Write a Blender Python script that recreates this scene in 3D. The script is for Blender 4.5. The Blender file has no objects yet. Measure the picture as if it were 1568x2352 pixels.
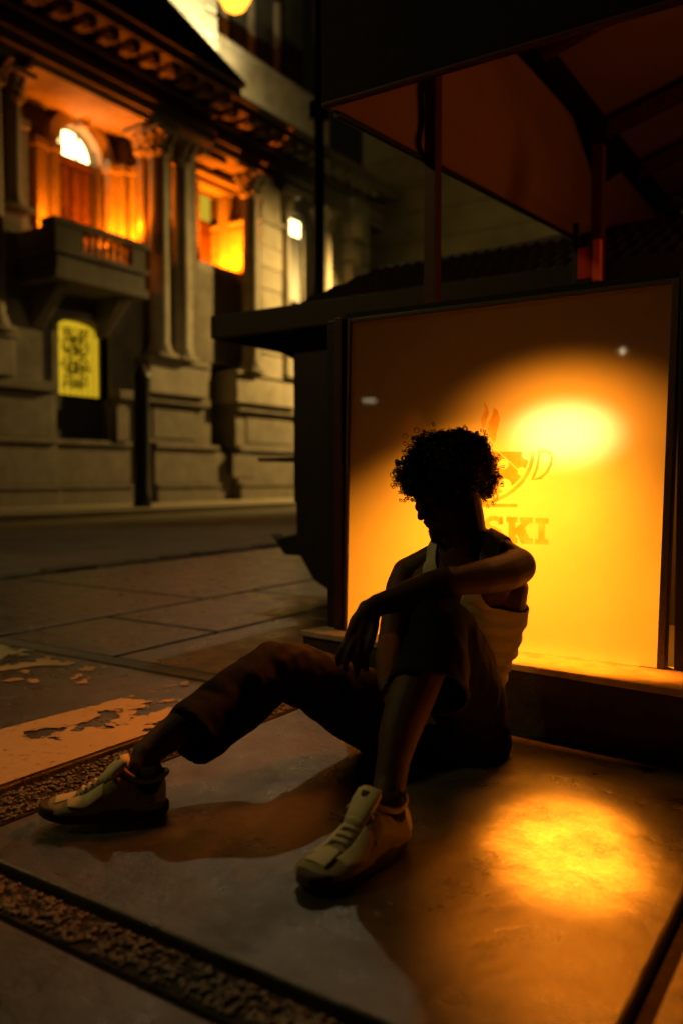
import bpy, bmesh, math, random
from mathutils import Vector, Matrix, Euler, noise
R = math.radians
random.seed(7)
SC = bpy.context.scene
COL = SC.collection

# ------------------------------------------------------------------ camera
YAW, PITCH, CH, FPX = R(33.35), math.atan(81/1900), 0.78, 1900.0
cam_d = bpy.data.cameras.new('camera'); cam = bpy.data.objects.new('camera', cam_d); COL.objects.link(cam)
cam.location = (0, 0, CH); cam.rotation_euler = (R(90)-PITCH, 0, YAW)
cam_d.sensor_fit = 'VERTICAL'; cam_d.sensor_height = 36; cam_d.lens = 36*FPX/2352
cam_d.clip_end = 300; cam_d.clip_start = 0.05
cam_d.dof.use_dof = True; cam_d.dof.focus_distance = 2.3; cam_d.dof.aperture_fstop = 1.5
SC.camera = cam
SC.view_settings.view_transform = 'Standard'; SC.view_settings.look = 'None'
SC.view_settings.exposure = 0; SC.view_settings.gamma = 1
SC.cycles.use_denoising = True
SC.cycles.max_bounces = 6; SC.cycles.sample_clamp_indirect = 4

# ------------------------------------------------------------------ night sky
w = bpy.data.worlds.new('World'); SC.world = w; w.use_nodes = True
bg = w.node_tree.nodes['Background']; bg.inputs[0].default_value = (.55, .42, .20, 1); bg.inputs[1].default_value = 0.0035

# ------------------------------------------------------------------ lamps (night; street and display lamps, plus spots added for glow and fill)
def aim(o, tgt): o.rotation_euler = (Vector(tgt)-o.location).to_track_quat('-Z', 'Y').to_euler()
def spot(name, loc, tgt, W, col, size, blend, rad=.05):
    l = bpy.data.lights.new(name, 'SPOT'); l.energy = W; l.color = col; l.spot_size = R(size); l.spot_blend = blend
    l.shadow_soft_size = rad; o = bpy.data.objects.new(name, l); COL.objects.link(o); o.location = loc; aim(o, tgt); return o
def point(name, loc, W, col, rad=.08):
    l = bpy.data.lights.new(name, 'POINT'); l.energy = W; l.color = col; l.shadow_soft_size = rad
    o = bpy.data.objects.new(name, l); COL.objects.link(o); o.location = loc; return o
AMBER = (1, .27, .009); ORANGE = (1, .165, .002); YEL = (1, .62, .17); GREY = (1, .78, .42)
spot('mast_lamp', (-12.25, 15.9, 12.9), (-1.3, 1.6, 0), 600, GREY, 60, .4, .12)
spot('corner_street_lamp', (-11.6, 24.2, 7.3), (-15.3, 20.0, 4.6), 7500, YEL, 92, .8, .15)
spot('avenue_lamp', (-7.0, -1.0, 6.0), (-2.5, 2.4, 0), 330, (1, .70, .22), 100, .8, .3)
spot('side_wall_fill', (-7.0, 17.0, 9.0), (-11.0, 26.0, 5.0), 420, (1, .72, .22), 110, .9, .3)  # added unseen spot that lights the far stone wall
spot('facade_front_fill', (-6, 14, 7), (-15, 13.2, 2.6), 240, (1, .70, .30), 46, .8, .3)  # added unseen spot that brightens the facade front and balcony
spot('display_lamp_wide', (-1.06, 3.12, 1.33), (-1.06, 3.04, .24), 470, AMBER, 110, 1.0, .03)
spot('display_lamp_core', (-.85, 2.96, .95), (-.85, 2.56, .915), 44, (1, .38, .12), 50, 1.0, .03).scale = (1.2, .66, 1)
spot('display_halo_fill', (-.85, 2.98, .98), (-.86, 2.56, .88), 26, (1, .27, .012), 96, 1.0, .02).scale = (1.15, .8, 1)  # extra spot added for the golden glow round the core
sg = spot('display_sill_glow', (-.84, 2.50, .80), (-.84, 2.47, .2), 85, (1, .22, .005), 88, .8, .02); sg.scale = (1, .25, 1)  # added spot before the pane, stands in for its light on the sill
spot('display_forward_glow', (-1.30, 2.50, 1.05), (-2.2, 1.2, 0), 62, (1, .19, .004), 84, .6, .10)  # added spot before the pane, carries its glow to the left ground
spot('display_low_glow', (-.81, 2.49, .37), (-.56, 1.60, 0), 6, (1, .26, .015), 55, .9, .09)  # added low spot before the pane for the sheen on the slabs
spot('display_mid_glow', (-.83, 2.49, .64), (-.42, 1.25, 0), 2.5, (1, .20, .005), 60, .9, .12)  # added spot for the near tail of that sheen
spot('pavement_pool_fill', (-.78, 2.36, 2.42), (-.55, 1.71, 0), 8500, (1, .255, .012), 11.4, 1.0, .04).scale = (.78, 1.25, 1)  # added overhead spot, stands in for the pane's reflection on the slabs
spot('pavement_pool_halo', (-.78, 2.36, 2.42), (-.46, 1.52, 0), 650, (1, .21, .005), 17, 1.0, .05).scale = (.85, 1.25, 1)  # added wider spot softening the edge of that pool
spot('canopy_fill', (0.9, 3.55, 1.85), (-1.6, 4.0, 2.5), 38, (1, .38, .07), 150, .8, .6)  # unseen orange spot added to light the canopy and red sign
spot('roof_floodlight', (-14.85, 17.0, 11.25), (-16.1, 16.9, 12.7), 3000, (1, .82, .38), 112, .7, .06)
spot('balcony_uplight', (-15.85, 13.95, 6.14), (-16.5, 14.7, 7.9), 1500, ORANGE, 120, .9, .03)
spot('balcony_uplight_small', (-15.9, 12.3, 6.15), (-16.5, 12.0, 8.0), 420, ORANGE, 110, .9, .03)
spot('loggia_uplight', (-15.85, 18.0, 6.46), (-16.6, 18.7, 8.3), 2300, ORANGE, 120, .9, .03)
point('modillion_fill', (-15.6, 14.5, 7.0), 25, ORANGE, .03)  # weak point light added for the glow on the modillions
spot('attic_wash', (-15.4, 18.0, 11.4), (-16.8, 20.0, 12.9), 520, (1, .74, .28), 110, .9, .05)  # spot added to brighten the attic band, no fitting
point('attic_lantern_light', (-16.0, 18.9, 15.4), 30, ORANGE, .1)

# ------------------------------------------------------------------ pixel -> place helpers (1568 x 2352 frame)
RT = Vector((math.cos(YAW), math.sin(YAW), 0)); FW = Vector((-math.sin(YAW), math.cos(YAW), 0))
def ray(u, v):
    x = (u-784)/FPX; y = -(v-1176)/FPX
    return x, math.cos(PITCH)+y*math.sin(PITCH), -math.sin(PITCH)+y*math.cos(PITCH)
def U(u, v, fwd):
    x, f, z = ray(u, v); t = fwd/f
    return RT*(x*t) + FW*fwd + Vector((0, 0, CH+z*t))
def PY(u, v, Y):
    x, f, z = ray(u, v); t = Y/(x*RT.y+f*FW.y)
    return Vector((t*(x*RT.x+f*FW.x), Y, CH+t*z))
def C(lat, fwd, z=0): return RT*lat+FW*fwd+Vector((0, 0, z))
def G(u, v, h=0):
    x, f, z = ray(u, v); t = (h-CH)/z
    return RT*(x*t)+FW*(f*t)+Vector((0, 0, h))

# ------------------------------------------------------------------ materials
MATS = {}
def mat(name, col, rough=.7, spec=.3, var=.25, scale=8, bump=.15, bscale=None, metal=0, col2=None, detail=6, **kw):
    if name in MATS: return MATS[name]
    m = bpy.data.materials.new(name); m.use_nodes = True; nt = m.node_tree; N = nt.nodes; L = nt.links
    b = N['Principled BSDF']; b.inputs['Roughness'].default_value = rough; b.inputs['Metallic'].default_value = metal
    b.inputs['Specular IOR Level'].default_value = spec
    tc = N.new('ShaderNodeTexCoord'); nz = N.new('ShaderNodeTexNoise'); nz.inputs['Scale'].default_value = scale
    nz.inputs['Detail'].default_value = detail; nz.inputs['Roughness'].default_value = .65
    L.new(tc.outputs['Object'], nz.inputs['Vector'])
    rp = N.new('ShaderNodeValToRGB'); rp.color_ramp.elements[0].position = .3; rp.color_ramp.elements[1].position = .7
    c2 = col2 or tuple(min(1, c*(1+var)) for c in col); c1 = tuple(c*(1-var) for c in col) if not col2 else col
    rp.color_ramp.elements[0].color = (*c1, 1); rp.color_ramp.elements[1].color = (*c2, 1)
    L.new(nz.outputs['Fac'], rp.inputs[0]); L.new(rp.outputs[0], b.inputs['Base Color'])
    if bump:
        n2 = N.new('ShaderNodeTexNoise'); n2.inputs['Scale'].default_value = bscale or scale*6; n2.inputs['Detail'].default_value = 5
        L.new(tc.outputs['Object'], n2.inputs['Vector'])
        bp = N.new('ShaderNodeBump'); bp.inputs['Strength'].default_value = bump; bp.inputs['Distance'].default_value = .01
        L.new(n2.outputs['Fac'], bp.inputs['Height']); L.new(bp.outputs[0], b.inputs['Normal'])
    MATS[name] = m; return m
def emis(name, col, s, pattern=None):
    m = bpy.data.materials.new(name); m.use_nodes = True; nt = m.node_tree; N = nt.nodes; L = nt.links
    for n in list(N): N.remove(n)
    o = N.new('ShaderNodeOutputMaterial'); e = N.new('ShaderNodeEmission'); e.inputs[0].default_value = (*col, 1); e.inputs[1].default_value = s
    L.new(e.outputs[0], o.inputs[0]); MATS[name] = m; return m

STONE = mat('facade_stone', (.27, .24, .18), .85, .2, .3, 1.3, .4, 14)
STONE2 = mat('facade_stone_dark', (.17, .15, .115), .9, .15, .3, 1.6, .4, 14)
GRANITE = mat('plinth_granite', (.15, .13, .10), .8, .25, .25, 2.5, .3, 22)
WALLM = mat('side_wall_stone', (.11, .10, .06), .9, .15, .3, .8, .4, 8)
DOORM = mat('dark_door_wood', (.06, .028, .014), .6, .3, .3, 3, .2, 20)
IRON = mat('black_iron', (.012, .011, .010), .5, .4, .2, 10, .1)
REDP = mat('red_painted_steel', (.060, .010, .006), .55, .35, .3, 14, .15)
DARKP = mat('dark_painted_board', (.016, .010, .007), .6, .3, .4, 6, .2)
FRAMEM = mat('anodised_frame', (.07, .05, .03), .5, .4, .25, 60, .1)
LEDGE = mat('ledge_concrete_lit', (.46, .38, .30), .85, .25, .3, 9, .5, 60)  # lit top of the ledge, its brightness put into the colour
TARPB = mat('black_tarpaulin', (.008, .008, .008), .8, .1, .4, 3, .3, 12)
TILE = mat('roof_tile_dark', (.030, .022, .016), .85, .2, .4, 9, .3, 30)
REDSIGN = mat('red_sign_paint', (.55, .02, .008), .5, .3, .2, 10, .1)
REDSIDE = mat('red_sign_side_lit', (.75, .10, .02), .5, .3, .15, 10, .1)  # light from the right put into the brighter side colour

def fabric_mat():
    m = bpy.data.materials.new('orange_canopy_fabric'); m.use_nodes = True; nt = m.node_tree; N = nt.nodes; L = nt.links
    b = N['Principled BSDF']; b.inputs['Roughness'].default_value = .9; b.inputs['Specular IOR Level'].default_value = .1
    tc = N.new('ShaderNodeTexCoord'); nz = N.new('ShaderNodeTexNoise'); nz.inputs['Scale'].default_value = 2.2; nz.inputs['Detail'].default_value = 5
    L.new(tc.outputs['Object'], nz.inputs[0])
    rp = N.new('ShaderNodeValToRGB'); rp.color_ramp.elements[0].color = (.20, .075, .03, 1); rp.color_ramp.elements[1].color = (.30, .12, .05, 1)
    L.new(nz.outputs['Fac'], rp.inputs[0]); L.new(rp.outputs[0], b.inputs['Base Color'])
    n2 = N.new('ShaderNodeTexNoise'); n2.inputs['Scale'].default_value = 350; L.new(tc.outputs['Object'], n2.inputs[0])
    bp = N.new('ShaderNodeBump'); bp.inputs['Strength'].default_value = .2; bp.inputs['Distance'].default_value = .002
    L.new(n2.outputs['Fac'], bp.inputs['Height']); L.new(bp.outputs[0], b.inputs['Normal'])
    MATS['orange_canopy_fabric'] = m; return m
FABRIC = fabric_mat()

def frosted_mat():
    m = bpy.data.materials.new('frosted_glass'); m.use_nodes = True; nt = m.node_tree; N = nt.nodes; L = nt.links
    for n in list(N): N.remove(n)
    o = N.new('ShaderNodeOutputMaterial'); tr = N.new('ShaderNodeBsdfTranslucent'); df = N.new('ShaderNodeBsdfDiffuse')
    gl = N.new('ShaderNodeBsdfGlossy'); gl.inputs['Roughness'].default_value = .03; gl.inputs['Color'].default_value = (1, 1, 1, 1)
    tc = N.new('ShaderNodeTexCoord'); nz = N.new('ShaderNodeTexNoise'); nz.inputs['Scale'].default_value = 5; nz.inputs['Detail'].default_value = 8; nz.inputs['Roughness'].default_value = .7
    L.new(tc.outputs['Object'], nz.inputs[0]); rp = N.new('ShaderNodeValToRGB')
    rp.color_ramp.elements[0].color = (.62, .60, .56, 1); rp.color_ramp.elements[1].color = (.82, .80, .76, 1)
    L.new(nz.outputs['Fac'], rp.inputs[0]); L.new(rp.outputs[0], tr.inputs[0]); df.inputs[0].default_value = (.25, .22, .17, 1)
    m1 = N.new('ShaderNodeMixShader'); m1.inputs[0].default_value = .22; L.new(tr.outputs[0], m1.inputs[1]); L.new(df.outputs[0], m1.inputs[2])
    m2 = N.new('ShaderNodeMixShader'); fr = N.new('ShaderNodeFresnel'); fr.inputs[0].default_value = 1.45
    L.new(fr.outputs[0], m2.inputs[0]); L.new(m1.outputs[0], m2.inputs[1]); L.new(gl.outputs[0], m2.inputs[2]); L.new(m2.outputs[0], o.inputs[0])
    MATS['frosted_glass'] = m; return m
FROST = frosted_mat()
def tint_mat():
    m = bpy.data.materials.new('clear_window_marking'); m.use_nodes = True; nt = m.node_tree; N = nt.nodes; L = nt.links
    for n in list(N): N.remove(n)
    o = N.new('ShaderNodeOutputMaterial'); t = N.new('ShaderNodeBsdfTransparent')
    tc = N.new('ShaderNodeTexCoord'); nz = N.new('ShaderNodeTexNoise'); nz.inputs['Scale'].default_value = 14; nz.inputs['Detail'].default_value = 6
    L.new(tc.outputs['Object'], nz.inputs[0]); rp = N.new('ShaderNodeValToRGB'); rp.color_ramp.elements[0].position = .35; rp.color_ramp.elements[1].position = .68
    rp.color_ramp.elements[0].color = (.90, .70, .30, 1); rp.color_ramp.elements[1].color = (.98, .88, .65, 1)
    L.new(nz.outputs['Fac'], rp.inputs[0]); L.new(rp.outputs[0], t.inputs[0]); L.new(t.outputs[0], o.inputs[0])
    MATS['clear_window_marking'] = m; return m
TINT = tint_mat()

# ------------------------------------------------------------------ object helpers
def empty(name, loc=(0, 0, 0), **kw):
    o = bpy.data.objects.new(name, None); o.empty_display_size = .1; COL.objects.link(o); o.location = loc; tag(o, **kw); return o
def tag(o, label=None, category=None, group=None, kind=None):
    if label: o['label'] = label
    if category: o['category'] = category
    if group: o['group'] = group
    if kind: o['kind'] = kind
    return o
class MB:
    def __init__(s): s.v = []; s.f = []
    def add(s, vs, fs):
        n = len(s.v); s.v += [tuple(a) for a in vs]; s.f += [tuple(i+n for i in f) for f in fs]; return s
    def box(s, x0, x1, y0, y1, z0, z1, M=None):
        vs = [Vector((x, y, z)) for z in (z0, z1) for x, y in ((x0, y0), (x1, y0), (x1, y1), (x0, y1))]
        if M: vs = [M @ v for v in vs]
        return s.add(vs, [(3, 2, 1, 0), (4, 5, 6, 7), (0, 1, 5, 4), (1, 2, 6, 5), (2, 3, 7, 6), (3, 0, 4, 7)])
    def prism(s, pts, d):   # planar polygon pts (3D), extruded by vector d
        n = len(pts); pts = [Vector(p) for p in pts]; d = Vector(d)
        vs = pts+[p+d for p in pts]
        return s.add(vs, [tuple(range(n)), tuple(range(2*n-1, n-1, -1))]+[(i+n, (i+1) % n+n, (i+1) % n, i) for i in range(n)])
    def lathe(s, c, prof, seg=20, M=None):
        vs = []; fs = []
        for r, z in prof:
            for k in range(seg):
                a = 2*math.pi*k/seg; p = Vector((r*math.cos(a), r*math.sin(a), z))
                vs.append((M @ p if M else p)+Vector(c))
        m = len(prof)
        for i in range(m-1):
            for k in range(seg):
                a = i*seg+k; b = i*seg+(k+1) % seg; fs.append((a, b, b+seg, a+seg))
        fs.append(tuple(range(seg-1, -1, -1))); fs.append(tuple((m-1)*seg+k for k in range(seg)))
        return s.add(vs, fs)
    def tube(s, pts, rad, seg=8, cap=True, side=None, tan=None):
        pts = [Vector(p) for p in pts]; n = len(pts)
        if not hasattr(rad, '__len__'): rad = [rad]*n
        vs = []; fs = []; up = None
        for i, p in enumerate(pts):
            t = (pts[min(i+1, n-1)]-pts[max(i-1, 0)])
            if tan and i in tan: t = tan[i].copy()
            if t.length < 1e-9: t = Vector((0, 0, 1))
            t.normalize()
            if side is not None: a = Vector(side) - t*t.dot(Vector(side)); a.normalize()
            elif up is None:
                a = t.cross(Vector((0, 0, 1))); a = a if a.length > .1 else t.cross(Vector((1, 0, 0))); a.normalize()
            else: a = up-t*t.dot(up); a.normalize()
            up = a; b = t.cross(a); r = rad[i]; ra, rb = r if hasattr(r, '__len__') else (r, r)
            for k in range(seg):
                q = 2*math.pi*k/seg; vs.append(p+a*(ra*math.cos(q))+b*(rb*math.sin(q)))
        for i in range(n-1):
            for k in range(seg):
                x = i*seg+k; y = i*seg+(k+1) % seg; fs.append((x, y, y+seg, x+seg))
        if cap: fs.append(tuple(range(seg-1, -1, -1))); fs.append(tuple((n-1)*seg+k for k in range(seg)))
        return s.add(vs, fs)
    def ell(s, c, r, M=None, seg=16, rings=10):
        vs = []; fs = []
        for i in range(1, rings):
            th = math.pi*i/rings
            for k in range(seg):
                ph = 2*math.pi*k/seg
                p = Vector((r[0]*math.sin(th)*math.cos(ph), r[1]*math.sin(th)*math.sin(ph), r[2]*math.cos(th))); vs.append((M @ p if M else p)+Vector(c))
        top = len(vs); e = Vector((0, 0, r[2])); e = M @ e if M else e; vs.append(Vector(c)+e); vs.append(Vector(c)-e)
        for i in range(rings-2):
            for k in range(seg):
                a = i*seg+k; b = i*seg+(k+1) % seg; fs.append((a, a+seg, b+seg, b))
        for k in range(seg):
            fs.append((top, k, (k+1) % seg)); fs.append((top+1, (rings-2)*seg+(k+1) % seg, (rings-2)*seg+k))
        return s.add(vs, fs)
    def obj(s, name, m, parent=None, smooth=False, bevel=0, origin=None, **kw):
        me = bpy.data.meshes.new(name); vs = [Vector(v) for v in s.v]
        o = Vector(origin) if origin is not None else Vector((0, 0, 0))
        me.from_pydata([v-o for v in vs], [], s.f); me.materials.append(m); me.update()
        bm = bmesh.new(); bm.from_mesh(me); bmesh.ops.recalc_face_normals(bm, faces=bm.faces); bm.to_mesh(me); bm.free()
        ob = bpy.data.objects.new(name, me); COL.objects.link(ob); ob.location = o
        if parent is not None:
            ob.parent = parent; ob.matrix_parent_inverse = Matrix.Translation(-parent_world(parent))
        if smooth:
            for p in me.polygons: p.use_smooth = True
        if bevel:
            b = ob.modifiers.new('bevel', 'BEVEL'); b.width = bevel; b.segments = 2; b.limit_method = 'ANGLE'
        tag(ob, **kw); return ob
def parent_world(p): return Vector(p.location)

# ================================================================== GROUND
def concrete(name, dark, light, crack=True, rough=.62):
    m = mat(name, dark, rough, .35, 0, 1.7, .25, 90, col2=light, detail=10)
    return m
def slab_mat():
    m = bpy.data.materials.new('slab_concrete'); m.use_nodes = True; nt = m.node_tree; N = nt.nodes; L = nt.links; b = N['Principled BSDF']
    tc = N.new('ShaderNodeTexCoord')
    def nz(s_, d, r=.6): n = N.new('ShaderNodeTexNoise'); n.inputs['Scale'].default_value = s_; n.inputs['Detail'].default_value = d; n.inputs['Roughness'].default_value = r; L.new(tc.outputs['Object'], n.inputs[0]); return n
    def ramp(n, p0, c0, p1, c1): r = N.new('ShaderNodeValToRGB'); r.color_ramp.elements[0].position = p0; r.color_ramp.elements[0].color = (*c0, 1); r.color_ramp.elements[1].position = p1; r.color_ramp.elements[1].color = (*c1, 1); L.new(n.outputs['Fac'], r.inputs[0]); return r
    def mul(a, c): x = N.new('ShaderNodeMix'); x.data_type = 'RGBA'; x.blend_type = 'MULTIPLY'; x.inputs[0].default_value = 1; L.new(a, x.inputs[6]); L.new(c, x.inputs[7]); return x.outputs[2]
    base = ramp(nz(1.3, 6), .3, (.038, .036, .026), .7, (.070, .066, .048))
    mott = ramp(nz(9, 9, .72), .36, (.58, .58, .58), .62, (1.25, 1.25, 1.25))
    spk = ramp(nz(170, 2), .33, (.35, .35, .35), .46, (1, 1, 1))
    grit = ramp(nz(420, 1), .45, (.7, .7, .7), .75, (1.9, 1.9, 1.9))
    stain = ramp(nz(3.4, 4, .5), .30, (.35, .33, .30), .40, (1, 1, 1))
    col = mul(mul(mul(mul(base.outputs[0], mott.outputs[0]), spk.outputs[0]), stain.outputs[0]), grit.outputs[0]); L.new(col, b.inputs['Base Color'])
    rr = ramp(nz(7, 6), .35, (.24, .24, .24), .68, (.50, .50, .50)); L.new(rr.outputs[0], b.inputs['Roughness']); b.inputs['Specular IOR Level'].default_value = 1.0
    b1 = N.new('ShaderNodeBump'); b1.inputs['Strength'].default_value = .5; b1.inputs['Distance'].default_value = .0025; L.new(nz(230, 3).outputs['Fac'], b1.inputs['Height'])
    b2 = N.new('ShaderNodeBump'); b2.inputs['Strength'].default_value = .35; b2.inputs['Distance'].default_value = .012; L.new(nz(14, 7, .6).outputs['Fac'], b2.inputs['Height']); L.new(b1.outputs[0], b2.inputs['Normal']); L.new(b2.outputs[0], b.inputs['Normal'])
    return m
SLAB = slab_mat()
STREETM = concrete('street_asphalt', (.045, .040, .032), (.085, .075, .058))
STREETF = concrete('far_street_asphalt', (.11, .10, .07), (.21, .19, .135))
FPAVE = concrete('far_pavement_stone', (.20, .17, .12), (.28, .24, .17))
GROOVE = mat('joint_dirt', (.018, .015, .012), .95, .1, .4, 30, .4)
MB().box(-70, 60, -30, 90, -.60, -.035).obj('ground', GROOVE, kind='structure')
sl = MB()
def slab(x0, x1, y0, y1): sl.box(x0, x1, y0, y1, -.034, 0)
slab(-1.635, -.300, .995, 2.52); slab(-.262, 1.6, .995, 2.52); slab(1.64, 3.4, .995, 2.52)
slab(-1.635, .40, -1.2, .862); slab(.44, 3.4, -1.2, .862)
slab(-3.60, -1.842, .05, .862); slab(-3.60, -1.842, .895, 2.318)
slab(-5.6, -3.64, -1.2, 1.1); slab(-5.6, -3.64, 1.13, 2.318); slab(-3.6, -1.842, -1.2, .02)
slab(-3.60, -2.80, 2.435, 3.10); slab(-2.77, -1.90, 2.435, 3.70); slab(-3.60, -2.80, 3.13, 4.35); slab(-2.77, -1.85, 3.73, 5.8)
slab(-5.6, -3.64, 2.435, 3.9); slab(-5.6, -3.64, 3.93, 6.1); slab(-3.6, -2.8, 4.38, 6.6); slab(-5.6, -3.64, 6.13, 9)
slab(-1.63, 6, 2.54, 9); slab(-3.6, -1.65, 6.63, 9); slab(-5.6, 6, 9.03, 14)
sl.obj('pavement', SLAB, bevel=.006, kind='structure')
MB().box(-5.6, -1.842, 2.335, 2.420, -.034, .004).obj('kerb_band', mat('band_concrete', (.20, .18, .15), .8, .3, .2, 20, .3), bevel=.004, kind='structure')
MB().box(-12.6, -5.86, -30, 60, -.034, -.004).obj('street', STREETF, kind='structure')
kb = MB(); y = -4.0
while y < 16:
    l = random.uniform(.32, .5); j = random.uniform(-.015, .015)
    kb.box(-5.84+j, -5.62+j, y, y+l, -.034, .022+random.uniform(-.008, .01)); y += l+random.uniform(.03, .09)
kb.obj('kerb', mat('kerb_stone', (.11, .10, .08), .8, .3, .35, 6, .4), bevel=.02, kind='structure')
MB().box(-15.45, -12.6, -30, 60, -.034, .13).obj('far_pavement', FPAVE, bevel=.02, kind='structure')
# pebble strips
PEBB = mat('pebble_bed', (.05, .045, .038), .9, .2, .3, 30, .5)
MB().box(-5.6, 3.4, .885, .972, -.034, -.010).box(-1.815, -1.662, -1.2, .880, -.034, -.010).box(-1.815, -1.662, .976, 2.30, -.034, -.010).obj('pebble_bed', PEBB, kind='structure')
pm = mat('river_pebble', (.10, .09, .075), .45, .5, 0, 28, .1, col2=(.21, .18, .13), detail=1)
pb = MB()
def pebbles(x0, x1, y0, y1, n, r0, r1):
    for _ in range(n):
        r = random.uniform(r0, r1); c = (random.uniform(x0+r, x1-r), random.uniform(y0+r, y1-r), -.006)
        pb.ell(c, (r, r*random.uniform(.55, .9), r*.42), Matrix.Rotation(random.uniform(0, 3.1), 3, 'Z'), 8, 5)
pebbles(-2.6, .2, .885, .972, 2100, .0035, .0085)
pebbles(-1.815, -1.662, .976, 2.30, 1500, .0035, .008)
pb.obj('loose_pebbles', pm, smooth=True, kind='stuff', label='small worn pebbles set in the joints between the paving slabs', category='pebbles')

def paint_mat(name, col, wear0, wear1, axis, a0, a1, scale):
    m = bpy.data.materials.new(name); m.use_nodes = True; nt = m.node_tree; N = nt.nodes; L = nt.links
    b = N['Principled BSDF']; b.inputs['Roughness'].default_value = .7; b.inputs['Specular IOR Level'].default_value = .3
    tc = N.new('ShaderNodeTexCoord'); sx = N.new('ShaderNodeSeparateXYZ'); L.new(tc.outputs['Object'], sx.inputs[0])
    mr = N.new('ShaderNodeMapRange'); mr.inputs[1].default_value = a0; mr.inputs[2].default_value = a1; mr.inputs[3].default_value = wear0; mr.inputs[4].default_value = wear1
    L.new(sx.outputs[axis], mr.inputs[0])
    nz = N.new('ShaderNodeTexNoise'); nz.inputs['Scale'].default_value = scale; nz.inputs['Detail'].default_value = 9; nz.inputs['Roughness'].default_value = .62
    L.new(tc.outputs['Object'], nz.inputs[0])
    gt = N.new('ShaderNodeMath'); gt.operation = 'GREATER_THAN'; L.new(nz.outputs['Fac'], gt.inputs[0]); L.new(mr.outputs[0], gt.inputs[1])
    n3 = N.new('ShaderNodeTexNoise'); n3.inputs['Scale'].default_value = 60; n3.inputs['Detail'].default_value = 6; n3.inputs['Roughness'].default_value = .7; L.new(tc.outputs['Object'], n3.inputs[0])
    g3 = N.new('ShaderNodeMath'); g3.operation = 'GREATER_THAN'; g3.inputs[1].default_value = .385; L.new(n3.outputs['Fac'], g3.inputs[0])
    mu = N.new('ShaderNodeMath'); mu.operation = 'MULTIPLY'; L.new(gt.outputs[0], mu.inputs[0]); L.new(g3.outputs[0], mu.inputs[1])
    cr = N.new('ShaderNodeMix'); cr.data_type = 'RGBA'; L.new(n3.outputs['Fac'], cr.inputs[0]); cr.inputs[6].default_value = (*[c*.75 for c in col], 1); cr.inputs[7].default_value = (*col, 1)
    L.new(cr.outputs[2], b.inputs['Base Color'])
    tp = N.new('ShaderNodeBsdfTransparent'); mx = N.new('ShaderNodeMixShader'); L.new(mu.outputs[0], mx.inputs[0]); L.new(tp.outputs[0], mx.inputs[1]); L.new(b.outputs[0], mx.inputs[2])
    L.new(mx.outputs[0], N['Material Output'].inputs[0]); return m
P1 = paint_mat('worn_road_paint', (.62, .52, .32), .39, .60, 1, 1.55, 2.25, 6)
pp = [G(-120, 1700), G(450, 1572), G(520, 1600), G(420, 1690), G(330, 1722), G(-120, 1853)]
MB().prism([(-2.30, .90, .003), (-1.848, .90, .003), (-1.848, 2.25, .003), (-2.20, 2.31, .003)], (0, 0, .0015)).obj('road_marking', P1, kind='structure')
P2 = paint_mat('very_worn_road_paint', (.62, .50, .28), .50, .62, 0, -3.2, -2.5, 7)
MB().prism([(-3.45, 1.75, .003), (-2.55, 1.95, .003), (-2.35, 2.31, .003), (-3.45, 2.31, .003)], (0, 0, .0015)).obj('worn_marking_patch', P2, kind='structure')

# ================================================================== PALACE FACADE
pal = empty('palace_building', (-15.5, 17, 0), label='ornate stone palace across the street with columns, lit balcony and bracketed cornice', category='building')
def fb(mb, x0, x1, y0, y1, z0, z1): return mb.box(x0, x1, y0, y1, z0, z1)
# walls: ground storey and main storey with openings left free
W = MB()
XF, XB = -15.5, -17.4
fb(W, XB, XF, 4.0, 11.2, 1.6, 9.75)
fb(W, XB, XF, 11.2, 12.0, 1.6, 5.5); fb(W, XB, XF, 13.5, 15.0, 1.6, 5.5)          # around grille window
fb(W, XB, XF, 12.0, 13.5, 1.2, 1.6)
def arch_fill(mb, x0, x1, y0, y1, zs, ztop, rise, n=14):
    yc = (y0+y1)/2; a = (y1-y0)/2
    for i in range(n):
        t0 = math.pi*i/n; t1 = math.pi*(i+1)/n
        pa = (yc-a*math.cos(t0), zs+rise*math.sin(t0)); pb_ = (yc-a*math.cos(t1), zs+rise*math.sin(t1))
        mb.prism([(x0, pa[0], pa[1]), (x0, pb_[0], pb_[1]), (x0, pb_[0], ztop), (x0, pa[0], ztop)], (x1-x0, 0, 0))
arch_fill(W, XB, XF, 12.0, 13.5, 4.1, 5.5, .28)
fb(W, XB, XF, 15.0, 16.55, 1.6, 9.75)
fb(W, XB, XF, 16.55, 17.05, 1.6, 3.9); fb(W, XB, XF, 17.95, 19.0, 1.6, 6.35); fb(W, XB, XF, 16.55, 17.95, 3.9, 6.35)  # side door below bay two
fb(W, XB, XF, 19.0, 20.55, 1.6, 9.75)
fb(W, XB, XF, 20.55, 21.35, 1.6, 6.1); fb(W, XB, XF, 20.55, 21.35, 8.95, 9.75)
fb(W, XB, XF, 21.35, 24.7, 1.6, 9.75)
fb(W, XB, XF, 11.2, 15.0, 5.5, 6.0)
W.obj('wall', STONE2, pal, bevel=.02)
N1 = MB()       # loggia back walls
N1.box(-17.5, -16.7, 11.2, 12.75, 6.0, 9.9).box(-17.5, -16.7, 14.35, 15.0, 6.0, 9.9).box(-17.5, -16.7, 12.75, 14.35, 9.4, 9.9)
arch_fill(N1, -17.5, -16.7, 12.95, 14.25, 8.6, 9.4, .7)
N1.box(-17.5, -16.7, 12.75, 12.95, 6.0, 9.4).box(-17.5, -16.7, 14.25, 14.35, 6.0, 9.4)
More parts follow.
